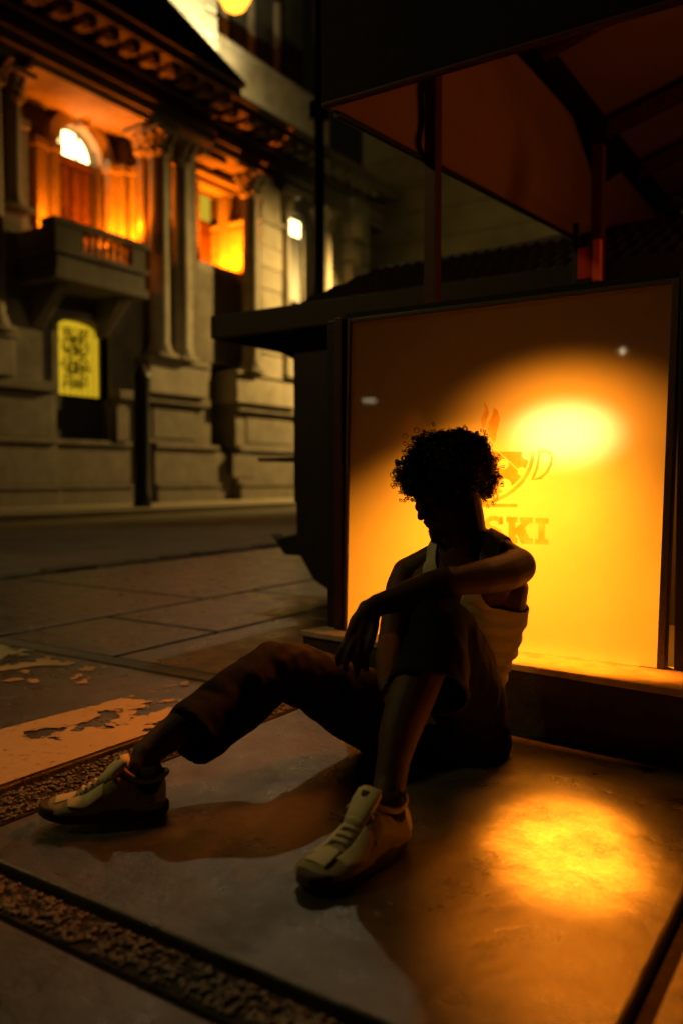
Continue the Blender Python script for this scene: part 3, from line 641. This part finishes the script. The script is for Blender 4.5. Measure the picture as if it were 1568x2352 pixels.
# lamps across the square, seen only as reflections in the display glass
def far_lamp(u, v, D, build, name, label, cat):
    p = U(u, v, D); p = Vector((p.x, 5.12-p.y, p.z)); e = empty(name, (p.x, p.y, 0), label=label, category=cat)
    MB().lathe((p.x, p.y-.15, 0), [(.08, 0), (.06, .4), (.04, .6), (.035, p.z+.3)], 10).obj('pole', IRON, e)
    build(p, e)
WG = emis('white_glow', (1, .80, .42), 60); WD = emis('dim_white_glow', (1, .85, .5), 7)
far_lamp(1428, 806, 14, lambda p, e: MB().ell(p, (.024, .024, .026)).obj('globe', WG, e), 'far_street_lamp', 'white globe lamp mirrored as one bright dot in the upper right display glass', 'lamp')
far_lamp(845, 920, 12, lambda p, e: MB().box(p.x-.09, p.x+.09, p.y-.05, p.y-.02, p.z-.022, p.z+.022).obj('lit_panel', WD, e), 'lit_street_sign', 'small lit street sign mirrored as a pale dash at the left of the display glass', 'sign')

# red sign box hanging on the second post
sgn = empty('hanging_sign', (-1.28, 4.13, 1.9), label='small bright red box sign fixed to the canopy post above the display', category='sign')
sa, sb = PY(1328, 600, 4.14), PY(1362, 600, 4.14)
zt, zb_ = PY(1350, 556, 4.14).z, PY(1350, 650, 4.14).z
MB().box(sa.x, sb.x, 4.12, 4.15, zb_+.02, zt-.03).obj('sign_face', REDSIGN, sgn, bevel=.003)
MB().box(sb.x+.002, sb.x+.040, 4.11, 4.15, zb_, zt).obj('sign_side', REDSIDE, sgn, bevel=.003)
MB().box(sa.x-.03, sa.x-.002, 4.13, 4.15, zb_, zt+.1).obj('bracket', IRON, sgn)

# ================================================================== THE SEATED MAN
def remesh(mbs, voxel, smooth_it=4, fac=.5, name='tmp'):
    me = bpy.data.meshes.new(name); me.from_pydata([Vector(v) for v in mbs.v], [], mbs.f)
    bm = bmesh.new(); bm.from_mesh(me); bmesh.ops.recalc_face_normals(bm, faces=bm.faces); bm.to_mesh(me); bm.free()
    o = bpy.data.objects.new(name, me); COL.objects.link(o)
    r = o.modifiers.new('r', 'REMESH'); r.mode = 'VOXEL'; r.voxel_size = voxel
    if smooth_it:
        m_ = o.modifiers.new('s', 'SMOOTH'); m_.factor = fac; m_.iterations = smooth_it
    bpy.context.view_layer.update()
    dg = bpy.context.evaluated_depsgraph_get(); me2 = bpy.data.meshes.new_from_object(o.evaluated_get(dg))
    bpy.data.objects.remove(o); me2.name = name
    for p in me2.polygons: p.use_smooth = True
    return me2
def place(name, me, m, parent=None, **kw):
    me.materials.clear(); me.materials.append(m); o = bpy.data.objects.new(name, me); COL.objects.link(o)
    if parent is not None: o.parent = parent; o.matrix_parent_inverse = Matrix.Translation(-parent_world(parent))
    tag(o, **kw); return o
SKIN = mat('skin', (.058, .027, .014), .62, .3, .22, 26, .09, 200)
HAIR = mat('hair', (.006, .004, .003), .55, .3, .2, 30, 0)
COTTON = mat('tank_cotton', (.50, .47, .32), .9, .1, .08, 8, .35, 420)
DENIM = mat('trouser_cloth', (.0055, .0055, .008), .9, .12, .25, 25, .4, 380)
_b = DENIM.node_tree.nodes['Principled BSDF']; _b.inputs['Roughness'].default_value = .8; _b.inputs['Specular IOR Level'].default_value = .12; _b.inputs['Sheen Weight'].default_value = 0; _b.inputs['Sheen Roughness'].default_value = .35
SHOEW = mat('shoe_leather', (.70, .60, .34), .6, .35, .10, 20, .1, 200)
SHOED = mat('shoe_suede', (.36, .30, .16), .85, .15, .15, 30, .3, 300)
SOLEM = mat('shoe_sole', (.07, .05, .03), .75, .3, .15, 30, .1)
LACEM = mat('shoe_lace', (.72, .64, .42), .85, .2, .1, 60, .3, 500)
SF = RT*.82+FW*-.57; SF.normalize()      # his left side
FF = RT*-.57+FW*-.82; FF.normalize()     # where his chest faces
ZZ = Vector((0, 0, 1))
def chain(mb_, pts, seg=16): mb_.tube([U(u, v, f) for u, v, f, r in pts], [r for *_, r in pts], seg); [mb_.ell(U(u, v, f), (r, r, r), None, 14, 10) for u, v, f, r in pts]
torso = MB()
secs = [(1030, 1668, 2.30, .155, .12), (1030, 1640, 2.31, .150, .12), (1036, 1590, 2.33, .135, .104), (1050, 1530, 2.345, .135, .100), (1066, 1465, 2.35, .148, .106),
        (1078, 1395, 2.345, .160, .112), (1080, 1340, 2.335, .168, .108), (1073, 1297, 2.32, .150, .088), (1066, 1270, 2.31, .10, .068), (1061, 1240, 2.30, .062, .060)]
torso.tube([U(u, v, f) for u, v, f, a, b in secs], [(a, b) for *_, a, b in secs], 32, side=SF)
chain(torso, [(1068, 1262, 2.31, .066), (1064, 1215, 2.30, .061), (1055, 1160, 2.295, .061), (1040, 1115, 2.295, .062)])
chain(torso, [(1080, 1236, 2.315, .044), (1128, 1262, 2.285, .046), (1174, 1292, 2.255, .049)])      # trapezius and deltoid, his left
chain(torso, [(1045, 1250, 2.34, .036), (990, 1282, 2.39, .038), (944, 1312, 2.43, .046)])          # his right
pc = U(1078, 1345, 2.335)
for s_ in (-1, 1): torso.ell(pc+SF*(s_*.075)+FF*.07+ZZ*.01, (.075, .045, .055), Matrix.Rotation(math.atan2(SF.y, SF.x), 3, 'Z'), 16, 10)
body = MB(); body.v = list(torso.v); body.f = list(torso.f)
# his left arm, laid across the raised knee
chain(body, [(1186, 1301, 2.24, .052), (1155, 1316, 2.18, .050), (1105, 1326, 2.11, .044), (1060, 1333, 2.06, .037)])
chain(body, [(1056, 1333, 2.055, .036), (1020, 1340, 2.03, .041), (980, 1353, 2.01, .042), (930, 1371, 1.99, .036), (893, 1382, 1.975, .030), (866, 1389, 1.965, .026)])
body.ell(U(1052, 1315, 2.07), (.02, .02, .014), None, 10, 8)
def hand(cen, fingers, thumb):
    for a, b, r in cen: body.tube([U(*a), U(*b)], r, 16); body.ell(U(*a), (r[0][1],)*3); body.ell(U(*b), (r[1][1],)*3)
    for f in fingers: chain(body, f, 10)
    chain(body, thumb, 10)
# left hand hanging from the wrist
LWX = .02
for (u, v, f, r) in ((862, 1392, 1.962, .026), (846, 1402, 1.957, .027)): body.ell(U(u, v, f), (r, r, r))
chain(body, [(852, 1398, 1.96, .022), (838, 1430, 1.952, .020), (825, 1468, 1.945, .016)])
chain(body, [(842, 1400, 1.958, .020), (819, 1428, 1.955, .018), (803, 1462, 1.95, .014)])
chain(body, [(857, 1402, 1.96, .020), (852, 1432, 1.948, .018), (841, 1470, 1.940, .014)])
chain(body, [(802, 1462, 1.948, .0105), (788, 1488, 1.943, .0098), (777, 1506, 1.95, .0088), (777, 1524, 1.962, .0078)])
chain(body, [(815, 1466, 1.942, .0108), (801, 1497, 1.934, .0100), (793, 1520, 1.940, .0090), (793, 1540, 1.952, .0080)])
chain(body, [(829, 1470, 1.938, .0108), (821, 1503, 1.930, .0100), (817, 1526, 1.936, .0090), (820, 1546, 1.948, .0080)])
chain(body, [(842, 1471, 1.936, .0100), (840, 1500, 1.928, .0092), (838, 1520, 1.934, .0084), (841, 1536, 1.944, .0076)])
chain(body, [(860, 1412, 1.955, .0125), (859, 1442, 1.935, .0115), (853, 1468, 1.925, .0100), (848, 1488, 1.925, .0086)])
# his right arm, dropping behind the knee to hold the shin
chain(body, [(937, 1319, 2.43, .050), (922, 1350, 2.40, .047), (912, 1400, 2.34, .044), (902, 1445, 2.29, .038), (896, 1478, 2.25, .036)])
chain(body, [(896, 1478, 2.25, .036), (893, 1505, 2.18, .038), (892, 1540, 2.08, .033), (891, 1572, 1.99, .026)])
chain(body, [(891, 1576, 1.97, .024), (897, 1600, 1.93, .022), (905, 1617, 1.90, .018)])
for k, (u0, v0) in enumerate(((915, 1590), (913, 1604), (908, 1618), (902, 1630))):
    chain(body, [(u0-8, v0, 1.905, .0105), (u0+14, v0+5, 1.862, .0100), (u0+36, v0+9, 1.850, .0088), (u0+48-3*k, v0+12, 1.862, .0078)])
chain(body, [(893, 1590, 1.93, .012), (905, 1575, 1.895, .011), (922, 1570, 1.885, .0095), (934, 1572, 1.888, .0085)])
# legs (skin, mostly under the trousers)
chain(body, [(1060, 1640, 2.30, .08), (1030, 1530, 2.14, .07), (1006, 1430, 2.0, .055), (975, 1520, 1.92, .056), (935, 1625, 1.85, .052), (914, 1690, 1.815, .045), (903, 1745, 1.785, .037), (895, 1795, 1.765, .035), (885, 1850, 1.73, .035)])
chain(body, [(990, 1660, 2.36, .08), (860, 1612, 2.30, .075), (740, 1560, 2.25, .06), (635, 1540, 2.19, .055), (520, 1612, 2.09, .052), (420, 1668, 2.01, .045), (365, 1708, 1.955, .038), (337, 1735, 1.925, .036), (322, 1790, 1.90, .036)])
# head
hh = RT*-.83+FW*-.56; hh.normalize(); ph = R(24)
hf = hh*math.cos(ph)-ZZ*math.sin(ph); hu = hh*math.sin(ph)+ZZ*math.cos(ph); hs_ = hu.cross(hf)
HC = U(1021, 1124, 2.30); HM = Matrix((hf, hs_, hu)).transposed()
def hp(f, s_, u_): return HC+hf*f+hs_*s_+hu*u_
def he(f, s_, u_, r): body.ell(hp(f, s_, u_), r, HM, 18, 12)
he(-.012, 0, .030, (.094, .074, .085)); he(.030, 0, -.040, (.056, .058, .078)); he(.020, 0, .0, (.070, .066, .07))
he(.045, 0, -.085, (.040, .043, .034)); he(.070, 0, -.103, (.020, .026, .018)); he(.066, 0, .030, (.028, .055, .035))
he(.082, .020, .020, (.010, .024, .008)); he(.082, -.020, .020, (.010, .024, .008))
he(.064, .040, -.022, (.022, .020, .018)); he(.064, -.040, -.022, (.022, .020, .018))
body.tube([hp(.086, 0, .012), hp(.094, 0, -.008), hp(.104, 0, -.026), hp(.108, 0, -.034)], [.008, .009, .011, .012], 12); he(.107, 0, -.034, (.013, .012, .010))
for s_ in (-1, 1): he(.096, s_*.013, -.037, (.011, .008, .008)); he(.073, s_*.031, .001, (.012, .014, .010)); he(.0, s_*.076, -.012, (.016, .008, .030))
he(.090, 0, -.058, (.010, .024, .0065)); he(.088, 0, -.070, (.010, .021, .0065)); he(.078, 0, -.062, (.016, .03, .02))
bme = remesh(body, .0042, 3, .5, 'person')
person = place('person', bme, SKIN, label='man with curly hair and white tank top, sitting with arm across his raised knee', category='person')

# hair: dense curls over a close cap
hb = MB(); hc = U(1030, 1072, 2.30)
AX = (.110, .108, .082)
hb.ell(hc, AX, HM, 28, 18)
def cutcurl(c, r, axis, turns, tr, pitch):
    a = axis.cross(Vector((.3, .5, .8))); a.normalize(); b = axis.cross(a); n = int(turns*9); ph0 = random.uniform(0, 6.28)
    pts = [c+axis*(pitch*k/9)+a*(r*math.cos(ph0+k*.7))+b*(r*math.sin(ph0+k*.7)) for k in range(n)]
    hb.tube(pts, tr, 3, cap=False)
rnd = random.Random(3)
fdir = HM
for _ in range(4600):
    d = Vector((rnd.gauss(0, 1), rnd.gauss(0, 1), rnd.gauss(0, 1))); d.normalize()
    if d.z < -.80: continue
    loc = Vector((d.x*AX[0], d.y*AX[1], d.z*AX[2]))
    bump_ = 1.0+.10*noise.noise(d*3.1)+.05*noise.noise(d*8)
    p = hc+HM @ (loc*bump_); n_ = HM @ Vector((d.x/AX[0], d.y/AX[1], d.z/AX[2])); n_.normalize()
    ax_ = (n_*rnd.uniform(.2, 1)+Vector((rnd.gauss(0, .6), rnd.gauss(0, .6), rnd.gauss(-.1, .6)))); ax_.normalize()
    cutcurl(p+n_*rnd.uniform(-.004, .012), rnd.uniform(.0035, .008), ax_, rnd.uniform(1.2, 2.6), rnd.uniform(.0006, .0013), rnd.uniform(.003, .006))
# longer locks hanging on the forehead side and over the nape
for (u, v, f, n_) in ((934, 1098, 2.24, 170), (944, 1120, 2.235, 140), (958, 1126, 2.24, 50), (1113, 1116, 2.33, 190), (1108, 1128, 2.32, 130), (1121, 1090, 2.33, 170), (1085, 1120, 2.36, 80), (938, 1070, 2.24, 110), (948, 1042, 2.25, 80), (1118, 1060, 2.32, 80), (968, 1016, 2.28, 90), (1000, 1008, 2.28, 60), (1060, 1004, 2.3, 60), (1098, 1020, 2.32, 90)):
    c0 = U(u, v, f)
    for _ in range(n_):
        p = c0+Vector((rnd.gauss(0, .012), rnd.gauss(0, .022), rnd.gauss(0, .014)))
        ax_ = Vector((rnd.gauss(0, .6), rnd.gauss(0, .6), rnd.gauss(-.5, .5))); ax_.normalize()
        cutcurl(p, rnd.uniform(.0035, .0075), ax_, rnd.uniform(1.2, 2.6), rnd.uniform(.0006, .0013), rnd.uniform(.003, .006))
hb.obj('hair', HAIR, person)
bd = MB()
for _ in range(420):
    t = rnd.uniform(-1, 1); s_ = .045*t; f_ = .088-.045*t*t; u_ = rnd.uniform(-.118, -.088)+.03*t*t
    p = hp(f_, s_, u_); ax_ = (hf*.5-hu*.7+hs_*rnd.gauss(0, .5)); ax_.normalize()
    a = ax_.cross(ZZ).normalized(); bd.tube([p-hf*.01, p+ax_*.006+a*.002, p+ax_*.011], .0011, 3, cap=False)
bd.obj('beard', HAIR, person)

# tank top cut from the torso volume
def clip_mesh(me, fn, off, name):
    bm = bmesh.new(); bm.from_mesh(me); bmesh.ops.triangulate(bm, faces=bm.faces); bm.normal_update()
    sv = {v.index: fn(v.co) for v in bm.verts}; nv = {v.index: v.normal.copy() for v in bm.verts}
    out = MB(); ind = {}
    def vid(key, co):
        if key not in ind: ind[key] = len(out.v); out.v.append(tuple(co))
        return ind[key]
    for f in bm.faces:
        vs = list(f.verts); s_ = [sv[v.index] for v in vs]
        if all(x < 0 for x in s_): continue
        poly = []
        for i in range(3):
            a, b = vs[i], vs[(i+1) % 3]; sa_, sb_ = s_[i], s_[(i+1) % 3]
            if sa_ >= 0: poly.append(vid(a.index, a.co+nv[a.index]*off(a.co)))
            if (sa_ >= 0) != (sb_ >= 0):
                t = sa_/(sa_-sb_); co = a.co.lerp(b.co, t); nn = nv[a.index].lerp(nv[b.index], t)
                poly.append(vid((min(a.index, b.index), max(a.index, b.index)), co+nn*off(co)))
        if len(poly) >= 3 and len(set(poly)) == len(poly): out.f.append(tuple(poly))
    bm.free(); m2 = bpy.data.meshes.new(name); m2.from_pydata([Vector(v) for v in out.v], [], out.f)
    for p in m2.polygons: p.use_smooth = True
    return m2
tm = remesh(torso, .006, 6, .5, 'tank_src')
NB = U(1070, 1268, 2.31)            # neck base
ZW = U(1100, 1588, 2.33).z          # hem height
def tank_fn(co):
    q = co-NB; s_ = q.dot(SF); f_ = q.dot(FF); z = q.z
    hem = co.z-ZW-.004*math.sin(s_*40)
    sa = abs(s_)
    # strap lane across the shoulder, widening to the body below the armpit
    depth = max(0, -z-.01)
    outer = .112+max(0, depth-.125)*2.2 - .028*math.exp(-((depth-.075)/.05)**2)
    inner = .062-max(0, depth-(.02 if f_ > 0 else .0))*.42 if f_ > 0 else .062-max(0, depth)*.9
    neckline = sa-max(inner, 0) if depth < (.125 if f_ > 0 else .07) else 1
    return min(hem, outer-sa, neckline)*1.0
def tank_off(co):
    z = co.z; q = co-NB; s_ = q.dot(SF)
    low = max(0, min(1, (-q.z-.13)/.12))
    fold = .005*low*noise.noise(Vector((s_*5, z*46+s_*7, 2.2)))+.0035*low*math.sin(z*150+s_*16+2.5*noise.noise(Vector((s_*9, z*8, 0))))
    return .006+fold+.003*low+.006*max(0, 1-(z-ZW)/.035)*(1 if z-ZW < .035 else 0)
tk = place('tank_top', clip_mesh(tm, tank_fn, tank_off, 'tank_top'), COTTON, person)
so = tk.modifiers.new('thick', 'SOLIDIFY'); so.thickness = .0025; so.offset = 1
nk = MB(); c0 = NB+ZZ*-.012
nk.tube([c0+SF*(.062*math.cos(t))+FF*(.066+.02*max(0, math.sin(t)))*math.sin(t)+ZZ*(-.055*max(0, math.sin(t))**2+.02) for t in [2*math.pi*i/60 for i in range(61)]], .0012, 6)
nk.obj('neck_chain', mat('chain_metal', (.5, .38, .2), .3, .5, .1, 5, 0, metal=1), person)

# trousers: two wide legs and the seat, hems hollow
tr = MB()
def leg(pts, hemdir):
    P = [U(u, v, f) for u, v, f, r in pts]; rr = [r for *_, r in pts]
    sm = []; sr = []
    for i in range(len(P)-1):
        for k in range(6):
            t = k/6; p0, p1, p2, p3 = P[max(i-1, 0)], P[i], P[i+1], P[min(i+2, len(P)-1)]
            sm.append(.5*((2*p1)+(p2-p0)*t+(2*p0-5*p1+4*p2-p3)*t*t+(3*p1-p0-3*p2+p3)*t**3)); sr.append(rr[i]*(1-t)+rr[i+1]*t)
    sm.append(P[-1]); sr.append(rr[-1])
    e = P[-1]; d = Vector(hemdir).normalized()
    sm += [e+d*.002, e-d*.02, e-d*.07]; sr += [sr[-1]-.012, sr[-1]-.016, .035]
    n = len(sm)
    # wobble for cloth folds is added after remeshing
    tr.tube(sm, sr, 28, tan={n-4: d, n-3: d, n-2: d, n-1: d})
leg([(1082, 1662, 2.28, .105), (1062, 1570, 2.17, .102), (1025, 1475, 2.05, .088), (1001, 1437, 1.985, .076), (997, 1478, 1.955, .080), (992, 1535, 1.925, .088), (982, 1592, 1.885, .098)], U(978, 1606, 1.865)-U(992, 1535, 1.925))
leg([(975, 1680, 2.37, .118), (862, 1640, 2.30, .112), (784, 1598, 2.27, .100), (715, 1562, 2.24, .086), (655, 1542, 2.20, .078), (618, 1550, 2.17, .078), (555, 1602, 2.11, .084), (490, 1652, 2.05, .083), (434, 1694, 1.985, .081)], U(434, 1694, 1.985)-U(490, 1652, 2.05))
tr.ell(U(1036, 1690, 2.33), (.175, .13, .125), Matrix.Rotation(math.atan2(SF.y, SF.x), 3, 'Z'), 24, 14)
tr.ell(U(1040, 1640, 2.33), (.16, .12, .08), Matrix.Rotation(math.atan2(SF.y, SF.x), 3, 'Z'), 24, 14)
tme = remesh(tr, .0065, 5, .5, 'trousers')
kn = U(630, 1500, 2.19); kl = U(1005, 1420, 1.98)
NRM = [v.normal.copy() for v in tme.vertices]
for v in tme.vertices:
    co = v.co.copy()
    f_ = .006*noise.noise(co*14)+.004*noise.noise(Vector((co.x*10, co.y*34, co.z*20)))
    d1 = (co-kn).length; d2 = (co-kl).length
    f_ += .010*math.exp(-(d1/.15)**2)*noise.noise(Vector((co.x*42, co.y*9, co.z*12)))
    f_ += .006*math.exp(-(d2/.16)**2)*noise.noise(Vector((co.x*12, co.y*12, co.z*44)))
    v.co = co+NRM[v.index]*f_
    if v.co.z < .004: v.co.z = .004+random.uniform(0, .001)
place('trousers', tme, DENIM, person)

# sneakers
def sneaker(heel, toe, pitch, roll=0, hz=0.0, scl=.94):
    X = (toe-heel); X.z = 0; X.normalize(); Y_ = ZZ.cross(X); M = Matrix((X, Y_, ZZ)).transposed() @ Matrix.Rotation(-pitch, 3, 'Y') @ Matrix.Rotation(roll, 3, 'X')
    O = Vector((heel.x, heel.y, hz)); L_ = .292; SCL = scl
    T = lambda x, y, z: O+M @ (Vector((x, y, z))*SCL)
    st_ = [(0.004, .018, .074, 0), (.010, .030, .092, 0), (.035, .039, .090, 0), (.070, .040, .088, .001), (.100, .040, .100, .002), (.118, .041, .110, .003), (.135, .043, .102, .003), (.160, .046, .084, .004), (.190, .048, .063, .004), (.220, .050, .053, .003), (.250, .047, .046, 0), (.272, .038, .040, -.003), (.286, .022, .032, -.006), (.291, .008, .024, -.007)]
    def upper(x, t, off=0.0):      # t 0..1 from outer bottom over the top to inner bottom
        for i in range(len(st_)-1):
            if st_[i][0] <= x <= st_[i+1][0]: break
        a, b = st_[i], st_[i+1]; k = (x-a[0])/(b[0]-a[0]); k = max(0, min(1, k)); wd, ht, cy_ = (a[j]*(1-k)+b[j]*k for j in (1, 2, 3))
        th = math.pi*t; c_, s2 = math.cos(th), math.sin(th); ex = .78
        y = (wd*1.13+off)*math.copysign(abs(c_)**ex, c_)*(1-.30*s2**2)+cy_; z = .024+(ht-.024+off)*s2**.75
        return T(x, y, z)
    up = MB(); nT = 22; xs = [.004+(.291-.004)*i/44 for i in range(45)]
    g = [[upper(x, j/nT) for j in range(nT+1)] for x in xs]; vs = [p for r_ in g for p in r_]; fs = []
    for i in range(44):
        for j in range(nT): a = i*(nT+1)+j; fs.append((a, a+1, a+nT+2, a+nT+1))
    fs.append(tuple(range(nT, -1, -1))); fs.append(tuple(44*(nT+1)+j for j in range(nT+1)))
    up.add(vs, fs); shoe = up.obj('shoe', SHOED, person, smooth=True)
    def patch(xr, tr0, tr1, name, m_, off=.0022, n=26, k=12):
        pm_ = MB(); vs = []; fs = []
        for i in range(n+1):
            x = xr[0]+(xr[1]-xr[0])*i/n; t0, t1 = tr0(x), tr1(x)
            for j in range(k+1): vs.append(upper(x, t0+(t1-t0)*j/k, off))
        for i in range(n):
            for j in range(k): a = i*(k+1)+j; fs.append((a, a+1, a+k+2, a+k+1))
        pm_.add(vs, fs); o = pm_.obj(name, m_, shoe, smooth=True); so = o.modifiers.new('t', 'SOLIDIFY'); so.thickness = .003; return o
    w_ = lambda x: .13+.035*math.sin((x-.13)*75)
    for sgn_ in (0, 1):
        f0 = (lambda x: w_(x)) if sgn_ == 0 else (lambda x: 1-w_(x))
        f1 = (lambda x: .34) if sgn_ == 0 else (lambda x: .66)
        patch((.150, .232), f0, f1, 'side_panel', SHOEW)
        patch((.075, .150), (lambda x: .10) if sgn_ == 0 else (lambda x: .90), (lambda x: .30) if sgn_ == 0 else (lambda x: .70), 'quarter_panel', SHOED, .0016)
        patch((.115, .205), (lambda x: .36) if sgn_ == 0 else (lambda x: .64), (lambda x: .43) if sgn_ == 0 else (lambda x: .57), 'eyelet_stay', mat('eyelet_suede', (.15, .12, .06), .9, .1, .15, 40, .2), .003)
    patch((.215, .262), lambda x: .40-.1*(x-.215)/.05, lambda x: .60+.1*(x-.215)/.05, 'toe_box', SHOEW, .002)
    patch((.005, .030), lambda x: .05, lambda x: .95, 'heel_tab', SHOEW, .002)
    so_ = MB(); prof = []
    n = 40
    for i in range(n):
        a = 2*math.pi*i/n; cx_ = .147+.153*math.cos(a); wy = .052 if math.cos(a) > 0 else .042
        wy = .041+.012*(.5+.5*math.cos(a-.4)); prof.append((cx_, wy*math.copysign(abs(math.sin(a))**.75, math.sin(a))+.003*math.cos(a)))
    vs = []
    for z, s_, lift in ((0, .965, 1), (.004, 1.0, 1), (.026, 1.0, .6), (.031, .97, .6)):
        for (x, y) in prof: tx = max(0, (x-.22)/.08); vs.append(T(.147+(x-.147)*s_, y*s_*1.12, z+.012*tx*tx*lift))
    fs = [tuple(range(n-1, -1, -1)), tuple(3*n+k for k in range(n))]
    for r_ in range(3):
        for k in range(n): a = r_*n+k; b = r_*n+(k+1) % n; fs.append((a, b, b+n, a+n))
    so_.add(vs, fs); so_.obj('sole', SOLEM, shoe, bevel=.002)
    tg = MB(); vs = []
    tg.tube([T(.155, 0, .082), T(.136, 0, .104), T(.119, 0, .120), T(.105, 0, .133), T(.097, 0, .139)], [(.025, .011), (.028, .013), (.031, .014), (.030, .012), (.022, .006)], 18, side=Y_)
    tg.obj('tongue', SHOEW, shoe, smooth=True)
    tgl = MB().tube([T(.126, 0, .128), T(.116, 0, .139)], [(.010, .003)]*2, 8, side=Y_).obj('tongue_label', mat('label_dark', (.05, .045, .035), .7, .2, .2, 40, .1), shoe)
    lc = MB()
    for i in range(6):
        x = .124+.0145*i
        lc.tube([upper(x-.002, .36, .003), upper(x+.002, .43, .0075), upper(x+.003, .5, .009), upper(x+.002, .57, .0075), upper(x-.002, .64, .003)], [.0042, .0048, .0048, .0048, .0042], 8)
    for s_ in (-1, 1):
        lc.tube([T(.122, .004*s_, .112), T(.128, .02*s_, .118), T(.136, .034*s_, .103), T(.130, .030*s_, .096), T(.122, .004*s_, .110)], .0026, 6)
        lc.tube([T(.122, .0, .112), T(.134, .014*s_, .108), T(.15, .026*s_, .090)], .0026, 6)
    lc.obj('laces', LACEM, shoe, smooth=True)
    cl = MB()
    pts = [T(.056+.052*math.cos(a), .033*math.sin(a), .090+.020*max(0, math.cos(a))**1.5+.012*max(0, -math.cos(a))**2) for a in [2*math.pi*i/28 for i in range(29)]]
    cl.tube(pts, .0068, 10, cap=False); cl.obj('padded_collar', SHOED, shoe, smooth=True)
    sk = MB().tube([T(.045, 0, .06), T(.052, 0, .112)], [.038, .034], 14).obj('sock', mat('dark_sock', (.03, .025, .02), .9, .1, .2, 60, .2), shoe, smooth=True)
    return shoe
s1 = sneaker(G(922, 1930), G(712, 2042), R(0), scl=1.02); s1['label'] = 'off-white sneaker nearest the camera'
s2 = sneaker(G(383, 1868), G(120, 1893), R(3), 0, 0.003); s2['label'] = 'off-white sneaker of the outstretched leg'
